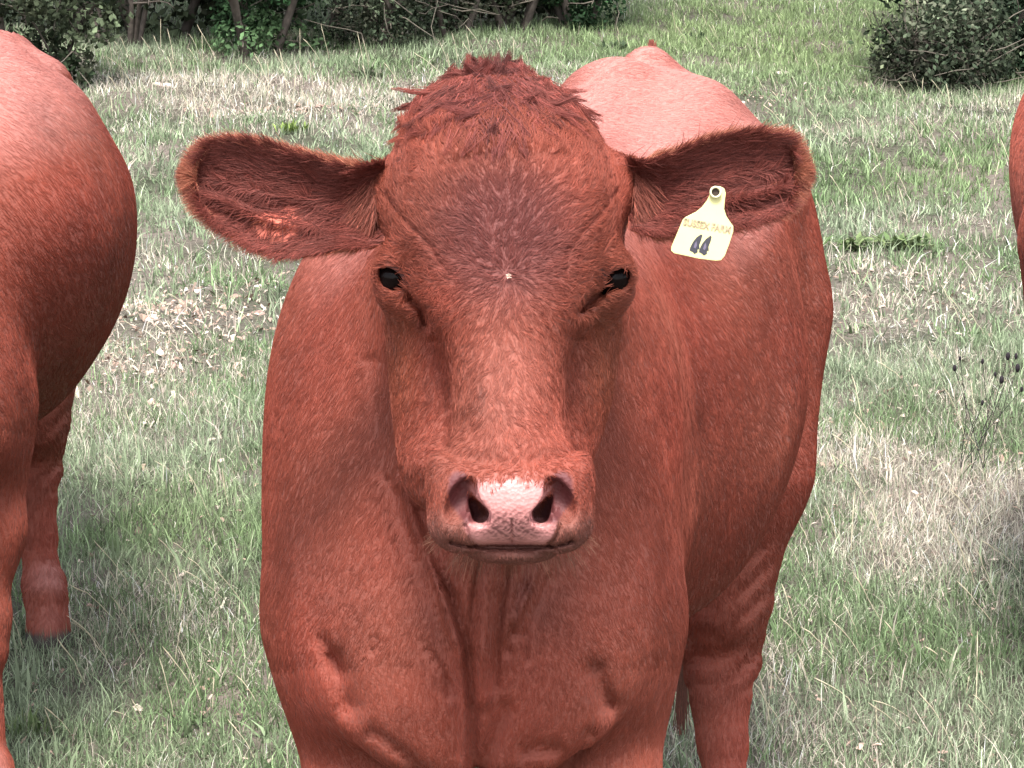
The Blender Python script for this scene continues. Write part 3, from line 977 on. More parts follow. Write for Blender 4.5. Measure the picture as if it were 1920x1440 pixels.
PT = []
for (bx, by, bz, hgt, nn_) in ((1222, 122, 4.84, .040, 260), (1242, 126, 4.86, .026, 160), (1215, 128, 4.84, .014, 40), (1262, 132, 4.88, .012, 40)):
    for i in range(nn_):
        b0 = V(bx + rng.normal(0, 8), by + 8 + abs(rng.normal(0, 5)), bz); t_ = np.linspace(0, 1, 5); L = hgt * rng.uniform(.6, 1.05)
        tipp = V(bx, by, bz) + np.array([rng.normal(0, .0028), L, rng.normal(0, .002)])
        PT.append(b0[None] * (1 - t_[:, None]) + tipp[None] * t_[:, None])
PT = np.array(PT)
curves_obj('tail_tuft', PT, np.full(PT.shape[:2], .0008) * np.array([1, 1, .9, .7, .3]), vary(np.tile([.24, .075, .055], (len(PT), 1)), amt=.3), mfur, cow)
# tail switch hanging behind the hind leg
PT = []
for i in range(160):
    b0 = V(1276 + rng.normal(0, 3), 1150, 4.95); t_ = np.linspace(0, 1, 6); e = V(1278 + rng.normal(0, 7), 1150 + rng.uniform(100, 230), 4.95)
    q = b0[None] * (1 - t_[:, None]) + e[None] * t_[:, None]; q[:, 0] += rng.normal(0, .004) * np.sin(t_ * 3.1); PT.append(q)
PT = np.array(PT)
curves_obj('tail_switch', PT, np.full(PT.shape[:2], .0007), vary(np.tile([.10, .035, .025], (len(PT), 1)), amt=.3), mfur, cow)
# eyelashes
for (ex, ey), ez, s in EYES:
    PT = []
    for i in range(46):
        t0 = rng.uniform(0, 1)
        b0 = V(ex - s * 18 + s * 40 * t0, ey - 16 - 8 * math.sin(t0 * 3.14), ez - .016 + .010 * t0)
        dd = np.array([s * (.5 + .6 * t0), -.25 - .2 * t0, .55]) + rng.normal(size=3) * .12; dd /= np.linalg.norm(dd); L = rng.uniform(.008, .016)
        t_ = np.linspace(0, 1, 4); PT.append(b0[None] + np.outer(t_ * L, dd) + np.outer(t_ ** 2 * L * -.25, [0, 1, 0]))
    PT = np.array(PT)
    curves_obj('eyelashes', PT, np.full(PT.shape[:2], .00035) * np.array([1, .8, .6, .3]), vary(np.tile([.10, .04, .045], (len(PT), 1)), amt=.3), mfur, cow)

PT = []
for s in (-1, 1):
    for i in range(1500):
        u_ = rng.uniform(0, 1); v_ = rng.uniform(0, 1)
        x = (1188 + 50 * u_) if s > 0 else (708 - 46 * u_); y = 318 + 95 * v_
        zz = 3.205 + .010 * u_ - .010 * v_
        d = np.array([s * (.25 + .5 * u_), -1.0 + .5 * (1 - v_), .25]) + rng.normal(size=3) * .16; d /= np.linalg.norm(d)
        L = rng.uniform(.014, .034); t_ = np.linspace(0, 1, 4)
        q = V(x, y, zz)[None] + np.outer(t_ * L, d); q[:, 2] -= .006 * t_ ** 2; PT.append(q)
PT = np.array(PT)
curves_obj('ear_tuft', PT, np.full(PT.shape[:2], .00030) * np.array([1, .9, .7, .3]), vary(np.tile([.22, .065, .045], (len(PT), 1)), amt=.4), mfur, cow)
PT = []
for i in range(36):     # the few white hairs in the whorl
    b0 = V(953 + rng.normal(0, 1.3), 517 + rng.normal(0, 1.6), 3.036); dd = np.array([rng.normal(0, .5), rng.normal(-.2, .5), 1.0]); t_ = np.linspace(0, 1, 4)
    PT.append(b0[None] + np.outer(t_ * .0025, dd))
PT = np.array(PT)
curves_obj('white_hairs', PT, np.full(PT.shape[:2], .00035), np.tile([.75, .6, .5], (len(PT), 1)), mfur, cow)

# whiskers, chin hair, brisket hair
PT = []; CL = []
for i in range(420):
    a = rng.uniform(0, 1)
    if i < 260:
        x = rng.uniform(845, 1075); y = 1028 + rng.uniform(0, 20); z = 3.06 + rng.uniform(0, .04)
        d = np.array([(x - 960) / 160, -1, .25])
    else:
        s = -1 if rng.uniform() < .5 else 1
        x = 957 + s * rng.uniform(95, 140); y = rng.uniform(985, 1020); z = 3.04
        d = np.array([s * 1.0, -.5, .3])
    d = d + rng.normal(size=3) * .35; d /= np.linalg.norm(d)
    L = rng.uniform(.008, .026); t = np.linspace(0, 1, 4)
    q = V(x, y, z)[None] + np.outer(t * L, d); q[:, 1] -= .3 * L * t * t
    PT.append(q)
PT = np.array(PT)
curves_obj('whiskers', PT, np.full(PT.shape[:2], .00012) * np.array([1, .8, .6, .3]), vary(np.tile([.24, .12, .08], (len(PT), 1)), amt=.4), mfur, cow)

# ------------------------------------------------------------------ ear tag
def build_tag():
    Zt = 3.128
    out = [(1333, 352), (1338, 349), (1350, 349), (1358, 353), (1361, 362), (1359, 378), (1358, 392), (1362, 405), (1369, 416), (1375, 424), (1375, 434),
           (1368, 456), (1359, 480), (1352, 488), (1342, 489), (1310, 485), (1264, 475), (1258, 470), (1259, 462), (1270, 436), (1280, 412), (1285, 407),
           (1305, 397), (1316, 388), (1326, 375), (1330, 366), (1331, 358)]
    # smooth the outline a little
    O = np.array(out, float)
    n = len(O)
    V0 = np.array([V(x, y, Zt - .0006 * (y - 350) / 14) for x, y in O])
    V1 = V0 + np.array([0, 0, -.0018])
    t = empty('ear_tag', to_world(V(1345, 360, Zt)), 'pale yellow ear tag with black marks and faded lettering', 'ear tag')
    mt = simple('tag plastic', (.56, .53, .24), rough=.45, spec=.4, noise=.04, scale=60)
    f = [list(range(n))[::-1], [i + n for i in range(n)]]
    for i in range(n): j = (i + 1) % n; f.append([i, j, j + n, i + n])
    import bmesh
    me_v = np.concatenate([V0, V1])
    o = mesh_obj('plate', to_world(me_v), f, mt, t, smooth=False)
    bv = o.modifiers.new('bevel', 'BEVEL'); bv.width = .0006; bv.segments = 2
    # button: ring + collar
    mb = simple('tag button', (.62, .58, .38), rough=.4, spec=.4); md = simple('button hole', (.03, .018, .012), rough=.6)
    acc = Acc(); c0 = V(1342, 360, Zt - .007)
    prof = [(.0040, .0045), (.0044, -.0002), (.0058, -.0005), (.0064, .0004), (.0064, .0030), (.0050, .0050), (.0050, .0072)]
    seg = 28; vs = []; fs = []
    for r_, dz in prof:
        for k in range(seg):
            an = 2 * math.pi * k / seg; vs.append(c0 + np.array([r_ * cos(an), r_ * sin(an), -dz]))
    for i in range(len(prof) - 1):
        for k in range(seg):
            a_ = i * seg + k; b_ = i * seg + (k + 1) % seg; fs.append((a_, b_, b_ + seg, a_ + seg))
    btn = mesh_obj('button', to_world(np.array(vs)), fs, mb, t)
    vs = [c0 + np.array([.0042 * cos(2 * math.pi * k / seg), .0042 * sin(2 * math.pi * k / seg), -.0032]) for k in range(seg)]
    mesh_obj('hole', to_world(np.array(vs)), [list(range(seg))], md, t, smooth=False)
    # neck fold
    # black marks
    mk = simple('marker ink', (.012, .010, .018), rough=.35, spec=.5)
    for ox, oy in ((0, 0), (17.5, 3)):
        pl = [(1314.5, 439), (1317, 441), (1315, 449), (1311, 460), (1311.5, 462), (1311.5, 467), (1308, 467.5), (1308, 473), (1302, 476), (1299, 472.5), (1293, 469.5), (1294, 464), (1299, 454), (1306, 445)]
        vv = []
        for (x, y) in pl:
            x += ox; y += oy; vv.append(V(x, y, Zt - .0006 * (y - 350) / 14 - .0006))
        vv = np.array(vv); v2 = vv + np.array([0, 0, -.0004]); m_ = len(vv)
        ff = [list(range(m_))[::-1], [i + m_ for i in range(m_)]] + [[i, (i + 1) % m_, (i + 1) % m_ + m_, i + m_] for i in range(m_)]
        mesh_obj('digit', to_world(np.concatenate([vv, v2])), ff, mk, t, smooth=False)
    ml = simple('marker smear', (.10, .085, .13), rough=.4)  # lilac highlight on the ink, laid over each digit as a lighter colour
    for ox, oy in ((0, 0), (17.5, 3)):
        vv = np.array([V(x + ox, y + oy, Zt - .0006 * (y - 350) / 14 - .0013) for x, y in ((1303, 456), (1306, 452), (1307, 460), (1304, 466), (1300.5, 464))])
        mesh_obj('highlight', to_world(vv), [list(range(5))], ml, t, smooth=False)
    # faded lettering
    mi = simple('faded print', (.30, .23, .15), rough=.6, noise=.5, scale=250)
    cu = bpy.data.curves.new('lettering', 'FONT'); cu.body = 'SUSSEX FARM'; cu.size = 1; cu.align_x = 'CENTER'; cu.extrude = .01; cu.offset = .03
    to = bpy.data.objects.new('lettering_source', cu); COL.objects.link(to)
    dg = bpy.context.evaluated_depsgraph_get(); me = bpy.data.meshes.new_from_object(to.evaluated_get(dg))
    co = np.array([v.co for v in me.vertices]); wd = co[:, 0].max() - co[:, 0].min()
    a0 = V(1281, 422, Zt - .0031 - .0006); a1 = V(1369, 438, Zt - .0037 - .0006)
    ex = (a1 - a0); Lx = np.linalg.norm(ex); ex /= Lx; ez = np.array([0, 0, 1.0]); ey = np.cross(ez, ex)
    k = Lx / wd; org = (a0 + a1) / 2
    pv = org + np.outer(co[:, 0] * k, ex) + np.outer(co[:, 1] * k * 1.25, ey) + np.outer(co[:, 2] * k, ez)
    # slanted seating on the tilted plate
    mesh_obj('lettering', to_world(pv), [list(p.vertices) for p in me.polygons], mi, t, smooth=False)
    bpy.data.objects.remove(to)


build_tag()

# ------------------------------------------------------------------ the other cows
def dup(root, loc, rot, label):
    r_ = root.copy(); COL.objects.link(r_); r_.location = loc; r_.rotation_euler = (0, 0, rot); r_['label'] = label
    for ch in root.children:
        if ch.name.startswith(('topknot', 'ear_fringe', 'whiskers', 'eyelashes')): continue
        c_ = ch.copy(); COL.objects.link(c_); c_.parent = r_
    return r_


def place_like(root, ref, target, rot):
    """location so that world point ref of the root lands on target after a turn by rot"""
    d = Vector(ref) - root.location
    m = Matrix.Rotation(rot, 4, 'Z')
    return Vector(target) - m @ d


xs = axis(-.55, .62, .6, .6, .01, .012); ys = axis(-1.55, .40, .4, .4, .01, .012); zs = axis(-5.16, -2.95, -2.95, -2.95, .01, .013)
gv, gf = surface_nets(xs, ys, zs, lambda v: cow_sdf(v, head=False, graze=True))
gn = mesh_normals(gv, gf); GP = P3(gv)
REF = PW(1358, 1600, 4.56); REF[2] = 0
cow2 = empty('cow', REF, 'red-brown grazing cow cut off by the left edge with flank and hind leg showing', 'cow', 'red-brown cows in the field')
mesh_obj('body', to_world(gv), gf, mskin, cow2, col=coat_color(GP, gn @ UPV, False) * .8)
p, n = tri_samples(gv, gf, 150000, gn, lambda c, n_: np.where((n_ * -vdirn(c)).sum(1) > -.3, 1.0, .15) * np.where(P3(c).px > 900, 1, .45) * (to_world(c)[:, 2] > .055))
P = P3(p); up = n @ UPV
fl = flow(P, n)
pts, ra = strands(p, n, fl, rng.uniform(.008, .017, len(p)), np.full(len(p), .13), np.full(len(p), .0005), curl=.09, clump=.17)
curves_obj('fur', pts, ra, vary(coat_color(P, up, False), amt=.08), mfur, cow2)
tg = ground_pt(88, 1200); cow2.location = (tg[0], tg[1], -.03); cow2.rotation_euler = (0, 0, math.radians(17))
# third cow: walking away at the right edge
A3 = math.radians(176)
gw = to_world(gv) - REF
gw = np.stack([gw[:, 0] * math.cos(A3) - gw[:, 1] * math.sin(A3), gw[:, 0] * math.sin(A3) + gw[:, 1] * math.cos(A3), gw[:, 2]], -1)
yy = 5.7 - gw[:, 1].mean(); lo, hi = 0.0, 4.0
for _ in range(30):
    mid = (lo + hi) / 2
    vv = (gw + [mid, yy, 0] - CAM) @ R
    if (960 + FOC * vv[:, 0] / -vv[:, 2]).min() < 1893: lo = mid
    else: hi = mid
cow3 = dup(cow2, (hi, yy, 0), A3, 'red cow at the right edge of which only a sliver of flank shows')

# ------------------------------------------------------------------ grass
def in_view(x, y, mx=.12):
    """inside the picture (with a margin)"""
    w_ = np.stack([x, y, np.zeros_like(x)], -1) - CAM
    v = w_ @ R
    Z = -v[:, 2]; u = v[:, 0] / Z * FOC / 960
    return (np.abs(u) < 1 + mx) & (Z > 0)


def grass_cols(x, y, r):
    """blade colour: green patches, grey-green, straw; returns (N,3), dryness"""
    q = np.stack([x, y, np.zeros_like(x)], -1)
    a_ = Noise(1.1, seed=51)(q) * .6 + Noise(.35, seed=52)(q) * .6
    g_ = Noise(.7, seed=53)(q) + Noise(.22, seed=54)(q) * .6
    # drier patches seen in the photo
    def spot(px, py, sx, sy):
        g = ground_pt(px, py); return np.exp(-((x - g[0]) / sx) ** 2 - ((y - g[1]) / sy) ** 2)
    dry = a_ * .55 - .15
    for sp in ((1850, 950, .24, .38, 3.0), (1600, 880, .35, .3, 1.2), (1650, 540, .35, .35, 1.2), (420, 190, 1.0, .9, 1.7), (350, 590, .3, .5, 1.3), (1400, 1250, .15, .3, 1.0),
               (1500, 5, 2, 1.5, 1.5), (700, 170, .9, .7, 1.2), (1750, 190, .5, .7, .8), (300, 700, .35, .3, 1.0)):
        dry = dry + spot(*sp[:4]) * sp[4]
    for sp in ((1500, 45, 1.0, 1.8, 1.6), (1800, 330, .6, .8, 1.0), (330, 980, .2, .25, 1.3), (1560, 900, .1, .2, .6), (1560, 330, .4, .6, .9), (330, 1350, .3, .2, .8), (620, 115, .5, .5, .8), (1080, 75, .5, .8, .9)):
        dry = dry - spot(*sp[:4]) * sp[4]
        g_ = g_ + spot(*sp[:4]) * sp[4]
    N = len(x)
    green = np.array([.155, .225, .110]); grey = np.array([.240, .292, .190]); straw = np.array([.54, .44, .39]); pale = np.array([.56, .55, .43])
    t = np.clip(g_ * .4 + .45, 0, 1)[:, None]
    c = grey * (1 - t) + green * t
    yg = np.clip(spot(1480, 60, 1.3, 2.6) * 1.3 + spot(330, 980, .3, .3) * .5 + spot(1800, 330, .6, .7) * .5, 0, 1)[:, None]
    c = c * (1 - yg) + np.array([.215, .285, .135]) * yg; dry = dry - yg[:, 0] * .8
    isd = r.uniform(size=N) < np.clip(.27 + .42 * dry, .05, .9)
    k = r.uniform(size=(N, 1)); dc = straw * k + pale * (1 - k)
    c = np.where(isd[:, None], dc, c)
    c = c * np.exp(r.normal(size=(N, 1)) * .36)
    return np.clip(c, .01, .8), isd, dry


def grass(name, n, ylo, yhi, xr, len_rng, wid, seed, K=4, dens_pow=1.0, flat=.9, margin=.35):
    r = np.random.default_rng(seed)
    # tufts: blades share roots
    nt2 = n // 7
    ty = ylo + (yhi - ylo) * r.uniform(size=nt2 * 3) ** dens_pow; tx = r.uniform(-1, 1, nt2 * 3) * xr
    k = in_view(tx, ty, margin); tx, ty = tx[k][:nt2], ty[k][:nt2]
    m = len(tx)
    x = np.repeat(tx, 7) + r.normal(size=m * 7) * .014; y = np.repeat(ty, 7) + r.normal(size=m * 7) * .014
    th = np.repeat(r.uniform(.55, 1.35, m), 7)
    c, isd, dry = grass_cols(x, y, r)
    # bare patches
    bn = Noise(.5, seed=61)(np.stack([x, y, x * 0], -1)) + Noise(.16, seed=62)(np.stack([x, y, x * 0], -1)) * .7
    keep = r.uniform(size=len(x)) < np.clip(1.25 + bn * .3, .45, 1)
    for (sx_, sy_, a_, b_) in ((350, 600, .28, .45), (1400, 200, .3, .5), (560, 215, .35, .3), (260, 700, .2, .3)):
        g_ = ground_pt(sx_, sy_); keep &= r.uniform(size=len(x)) > .6 * np.exp(-((x - g_[0]) / a_) ** 2 - ((y - g_[1]) / b_) ** 2)
    x, y, th, c, isd = x[keep], y[keep], th[keep], c[keep], isd[keep]
    N = len(x)
    L = r.uniform(*len_rng, N) * th
    az = r.uniform(0, 2 * math.pi, N); lean = np.abs(r.normal(.45, .3, N)) * flat
    lean = np.where(isd, lean * 1.35, lean)
    wv_ = r.normal(0, .35, N)
    s_ = np.linspace(0, 1, K)
    ang = np.clip(lean[:, None] * (.4 + 1.4 * s_[None, :]), 0, 1.75)
    seg = L[:, None] / (K - 1)
    hx = np.cumsum(np.sin(ang) * seg, 1) - np.sin(ang[:, :1]) * seg; hz = np.cumsum(np.cos(ang) * seg, 1) - np.cos(ang[:, :1]) * seg
    azz = az[:, None] + wv_[:, None] * s_[None] * 2
    cx_ = x[:, None] + hx * np.cos(azz); cy_ = y[:, None] + hx * np.sin(azz); cz_ = gheight(x, y)[:, None] + np.maximum(hz, .002) - .003
    W = wid * r.uniform(.6, 1.4, N) * np.where(isd, .75, 1.0)
    tw = az + math.pi / 2 + r.normal(0, .5, N)
    wx = np.cos(tw)[:, None] * W[:, None] * (1 - s_[None]) ** .6 / 2; wy = np.sin(tw)[:, None] * W[:, None] * (1 - s_[None]) ** .6 / 2
    Lf = np.stack([cx_ - wx, cy_ - wy, cz_], -1); Rt = np.stack([cx_ + wx, cy_ + wy, cz_], -1)
    # verts: K-1 pairs + tip
    v = np.concatenate([np.stack([Lf[:, :K - 1], Rt[:, :K - 1]], 2).reshape(N, -1, 3), Lf[:, K - 1:K]], 1)
    nv = 2 * (K - 1) + 1
    tris = []
    for i in range(K - 2): a = 2 * i; tris += [(a, a + 1, a + 3), (a, a + 3, a + 2)]
    a = 2 * (K - 2); tris.append((a, a + 1, a + 2))
    f = (np.arange(N) * nv)[:, None, None] + np.array(tris)[None]
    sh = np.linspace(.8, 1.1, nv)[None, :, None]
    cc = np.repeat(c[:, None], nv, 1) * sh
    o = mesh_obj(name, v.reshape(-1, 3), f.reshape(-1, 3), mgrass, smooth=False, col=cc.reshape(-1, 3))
    return prop(o, 'grey-green and straw-coloured grass covering the field', 'grass', kind='stuff')


mgrass = tinted('grass', rough=.6, spec=.25, trans=.25)
grass('grass', 190000, 4.6, 8.2, 2.2, (.018, .065), .0024, 1)
grass('grass', 270000, 8.0, 19.5, 4.6, (.025, .075), .0046, 2, K=3, dens_pow=.8)
grass('grass', 45000, 2.5, 22, 9, (.03, .085), .0075, 8, K=3, margin=1.6)
grass('grass', 100000, 4.6, 9.5, 2.6, (.012, .035), .0030, 4, K=3, flat=2.2)
grass('grass', 110000, 9.2, 19.5, 4.6, (.018, .045), .0048, 5, K=3, flat=2.2)
grass('grass', 26000, 19, 45, 9, (.06, .14), .012, 3, K=3)


# flakes of dead leaf, dry dung crumbs and small stones on the ground
def litter():
    r = np.random.default_rng(77); V_ = []; F_ = []; C_ = []; k = 0
    spots = [(350, 600, .30, .5, 700), (260, 700, .2, .3, 300), (560, 212, .4, .25, 260), (1400, 200, .3, .5, 220), (1650, 560, .4, .5, 260), (1800, 820, .4, .6, 260), (960, 1100, 1.3, 2.2, 1400)]
    for sx_, sy_, a_, b_, n_ in spots:
        g = ground_pt(sx_, sy_)
        for i in range(n_):
            x = g[0] + r.normal() * a_ * .7; y = g[1] + r.normal() * b_ * .7
            if y < 4.6: continue
            sz = r.uniform(.004, .012) * (1 + (y - 5) * .04); m = r.integers(4, 7); an = np.sort(r.uniform(0, 6.28, m)); e = r.uniform(.35, 1)
            rot = r.uniform(0, 3.1); px_ = np.cos(an) * sz; py_ = np.sin(an) * sz * e
            zz = gheight(np.array([x]), np.array([y]))[0] + r.uniform(.003, .016)
            tl = r.normal(0, .5, 2)
            v = np.stack([x + px_ * cos(rot) - py_ * sin(rot), y + px_ * sin(rot) + py_ * cos(rot), zz + px_ * tl[0] + py_ * tl[1]], -1)
            c0 = np.array([[.50, .36, .30], [.34, .24, .19], [.56, .47, .40], [.20, .15, .12]][r.integers(0, 4)]) * r.uniform(.7, 1.2)
            top = np.array([[x, y, zz + sz * .35]])
            V_.append(np.concatenate([v, top])); F_ += [(k + j, k + (j + 1) % m, k + m) for j in range(m)]; C_.append(np.tile(c0, (m + 1, 1))); k += m + 1
    o = mesh_obj('leaf_litter', np.concatenate(V_), F_, tinted('litter', rough=.9, spec=.1), smooth=False, col=np.concatenate(C_))
    prop(o, 'dead leaf flakes and crumbs of dry dung lying between the grass blades', 'litter', kind='stuff')


litter()


# straw stems with seed heads
def stems(n, px_rng, py_rng, Lr, seed, wid=.0016, leanm=.5):
    r = np.random.default_rng(seed); A = Acc()
    for i in range(n):
        g = ground_pt(r.uniform(*px_rng), r.uniform(*py_rng)); g[2] = 0
        L = r.uniform(*Lr); az = r.normal(2.6, .7); ln = abs(r.normal(leanm, .25)) + .1
        p_ = [g]
        for k in range(1, 7):
            an = ln * (.55 + k * .07) + r.normal(0, .08); p_.append(p_[-1] + L / 6 * np.array([math.sin(an) * math.cos(az), math.sin(an) * math.sin(az) * .6, math.cos(an)]))
        kk = r.uniform(.8, 1.2)
        v, f = tube(p_, [wid, wid, wid * .9, wid * .7, wid * 1.0, wid * 1.5, wid * .4], 3)
        A.add(v, f, np.array([.58, .52, .38]) * kk)
    return A


mstem = tinted('straw', rough=.7, trans=.15)
A = stems(60, (200, 1000), (95, 230), (.10, .24), 5, .0014, .45)
B = stems(90, (1250, 1920), (560, 1430), (.06, .16), 6, .0011, .8)
C = stems(60, (0, 520), (560, 1430), (.05, .14), 7, .0010, .8)
D = stems(110, (1150, 1920), (10, 420), (.06, .16), 8, .0013, .6)
for q in (A, B, C, D):
    prop(q.obj('dry_stems', mstem), 'thin straw-coloured seed stems standing above the grass', 'dry stems', kind='stuff')


# ------------------------------------------------------------------ bushes and trees at the back
mleaf = tinted('leaves', rough=.65, spec=.08, trans=.12)
mbark = simple('bark', (.085, .070, .060), rough=.9, noise=.3, scale=30, bump=.6)
mtwig = simple('twig bark', (.12, .105, .085), rough=.9, noise=.3, scale=30)


def bush(name, px, py, width, height, nleaf, lsize, cols, seed, label, cat='bush', low=.0, twigs=60, trunks=3, depth=None, group='trees and bushes behind the field', hole=0.0):
    r = np.random.default_rng(seed)
    g = ground_pt(px, py); g[2] = gheight(np.array([g[0]]), np.array([g[1]]))[0]
    root = empty(name, g, label, cat, group)
    dpt = depth or width * .8
    # trunks and limbs
    A = Acc(); tips = []
    for k in range(trunks):
        a = r.uniform(0, 6.28); b0 = g + np.array([math.cos(a) * width * .10, math.sin(a) * dpt * .10, -.05])
        p_ = [b0]; dr = np.array([math.cos(a) * .35, math.sin(a) * .35, 1.0])
        for q in range(6):
            p_.append(p_[-1] + dr * height / 7 * r.uniform(.8, 1.1)); dr = dr + r.normal(size=3) * .25; dr[2] = max(dr[2], .5)
        r0 = (.010 + .008 * height * r.uniform(.5, 1)) * (.6 if trunks > 4 else 1)
        v, f = tube(p_, np.linspace(r0, r0 * .25, 7), 7); A.add(v, f)
        for q in range(7):
            st = p_[r.integers(1, 6)]; dd = np.array([r.normal() * .9, r.normal() * .9, r.uniform(.0, .7)]); dd /= np.linalg.norm(dd)
            ll = width * r.uniform(.25, .5); bp_ = [st]
            for w in range(4): bp_.append(bp_[-1] + dd * ll / 4); dd = dd + r.normal(size=3) * .25
            v, f = tube(bp_, np.linspace(r0 * .4, r0 * .08, 5), 5); A.add(v, f)
    A.obj('trunk', mbark, root)
    # light twigs showing through the leaves
    A = Acc()
    for k in range(twigs):
        th = r.uniform(0, 6.28); zz = r.uniform(.02, .6) * height; e = np.sqrt(max(0, 1 - (zz / height * 1.2 - .35) ** 2)) * r.uniform(.75, .98)
        st = g + np.array([math.cos(th) * width / 2 * e * .8, math.sin(th) * dpt / 2 * e, zz]); dd = r.normal(size=3) + np.array([0, 0, .5]); dd /= np.linalg.norm(dd)
        bp_ = [st]; ll = r.uniform(.1, .35)
        for w in range(4): bp_.append(bp_[-1] + dd * ll / 4); dd = dd + r.normal(size=3) * .45
        v, f = tube(bp_, np.linspace(.0045, .0015, 5), 4); A.add(v, f)
    if twigs: A.obj('twigs', mtwig, root)['kind'] = 'stuff'
    # leaf clumps
    ncl = int(70 * max(1, width)); cl = r.normal(size=(ncl, 3)); cl /= np.linalg.norm(cl, axis=1, keepdims=True)
    cl *= r.uniform(.55, 1.0, (ncl, 1)) ** .6
    ctr = np.stack([cl[:, 0] * width / 2, cl[:, 1] * dpt / 2, cl[:, 2] * (height * .58)], -1) + np.array([0, 0, height * .5 + low])
    ok = ctr[:, 2] > low + .02; ctr = ctr[ok]
    rad = r.uniform(.10, .22, len(ctr)) * (.6 + .4 * min(width, 2))
    tone = np.exp(r.normal(0, .4, len(ctr))); ti = r.integers(0, len(cols), len(ctr))
    id_ = r.integers(0, len(ctr), nleaf)
    o_ = r.normal(size=(nleaf, 3)); o_ /= np.linalg.norm(o_, axis=1, keepdims=True); o_ *= (r.uniform(.3, 1, (nleaf, 1)) ** .5) * rad[id_][:, None]; o_[:, 2] *= .8
    pos = ctr[id_] + o_
    nmean = o_ / np.linalg.norm(o_, axis=1, keepdims=True) * .6 + r.normal(size=(nleaf, 3)) * .8 + np.array([0, 0, .5])
    nrm = nmean / np.linalg.norm(nmean, axis=1, keepdims=True)
    ax = np.cross(nrm, r.normal(size=(nleaf, 3))); ax /= np.linalg.norm(ax, axis=1, keepdims=True); bx = np.cross(nrm, ax)
    ls = (lsize * r.uniform(.55, 1.3, nleaf))[:, None]
    pos = pos + g; keep = pos[:, 2] > .01; 
    a_ = pos - ax * ls * .5; b_ = pos + ax * ls * .55; c_ = pos + bx * ls * .32 - nrm * ls * .10; d_ = pos - bx * ls * .32 - nrm * ls * .10
    v = np.stack([a_, c_, b_, d_], 1)[keep]
    N = len(v)
    f = (np.arange(N) * 4)[:, None] + np.array([[0, 1, 2, 3]])
    C4 = np.array(cols)[ti][id_] * tone[id_][:, None] * np.exp(r.normal(0, .4, (nleaf, 1)))
    cc = np.repeat(C4[keep][:, None], 4, 1)
    f = np.concatenate([f[:, [0, 1, 2]], f[:, [0, 2, 3]]])
    mesh_obj('crown', v.reshape(-1, 3), f, mleaf, root, smooth=False, col=cc.reshape(-1, 3))
    return root


G1 = [(.025, .038, .020), (.035, .045, .026), (.050, .058, .036)]
G2 = [(.022, .050, .022), (.030, .065, .028), (.040, .070, .032)]
G3 = [(.035, .048, .030), (.045, .058, .036), (.065, .072, .050)]
bush('bush', 70, 175, .70, 1.6, 11000, .036, G1, 101, 'dark olive bush behind the left cow at the upper left corner', low=.0, twigs=60)
bush('tree', 235, 88, .9, 2.6, 7000, .045, G1, 102, 'dark tree with bare trunks standing in the gap between bushes', 'tree', low=.30, twigs=0, trunks=5)
bush('tree', 480, 98, .85, 2.6, 20000, .032, G2, 103, 'low green leafy tree left of the cow with branches reaching the grass', 'tree', low=.0, twigs=12, trunks=3)
bush('bush', 700, 90, .72, 1.9, 10000, .026, G3, 104, 'grey twiggy bush directly behind the cow poll', low=.0, twigs=150)
bush('bush', 850, 78, .5, 1.7, 8000, .026, G3, 105, 'small grey bush with pale twigs left of the topknot', low=.0, twigs=110)
bush('bush', 960, 66, .55, 1.8, 9000, .032, G1, 106, 'dark bush above the cow topknot', low=.0, twigs=80)
bush('bush', 1085, 58, .60, 1.8, 13000, .032, G2, 107, 'green bush ending the row where the open grass begins', low=.0, twigs=50)
bush('bush', 1830, 140, 1.0, 1.9, 24000, .036, [(.018, .036, .020), (.026, .048, .026), (.036, .054, .034)], 108, 'big dark green leafy bush at the upper right corner', low=.0, twigs=130)
bush('bush', 1780, 165, .50, .42, 6000, .028, G3, 109, 'low grey-green bush at the foot of the big bush at the right', low=.0, twigs=70, trunks=2)
bush('bush', 1685, 158, .20, .28, 900, .032, G1, 110, 'sparse little bush leaning out left of the big right bush', low=.0, twigs=31, trunks=2)
# taller wood behind
for i, px_ in enumerate(range(-300, 1100, 150)):
    bush('tree', px_, 45 if px_ > 900 else 62, 1.1, 4.0, 8000, .06, G1, 200 + i, 'tall dark wood tree ' + ['beyond the left frame, farthest out', 'beyond the left frame, nearest the picture', 'behind the corner bush at the upper left', 'seen through the gap with bare trunks', 'behind the left half of the green leafy tree', 'behind the right half of the green leafy tree', 'behind the grey twiggy bush', 'behind the small grey bush with pale twigs', 'behind the dark bush above the topknot', 'behind the green bush that ends the row'][i], 'tree', low=.0, twigs=0, trunks=2, group='dark trees of the wood at the back')
for i, px_ in enumerate(range(1930, 2500, 190)):
    bush('tree', px_, 90, 1.3, 3.0, 6500, .06, G1, 230 + i, 'tall dark tree beyond the right edge, ' + ['right behind the big bush', 'second out from the big bush', 'third out from the big bush'][i], 'tree', low=.0, twigs=0, trunks=2, group='dark trees of the wood at the back')

# ------------------------------------------------------------------ stones, dung, weeds
mstone = simple('pale stone', (.55, .47, .42), rough=.9, noise=.25, scale=40, bump=.5)
mdung = simple('dried dung', (.30, .20, .17), rough=.95, noise=.4, scale=60, bump=.8)


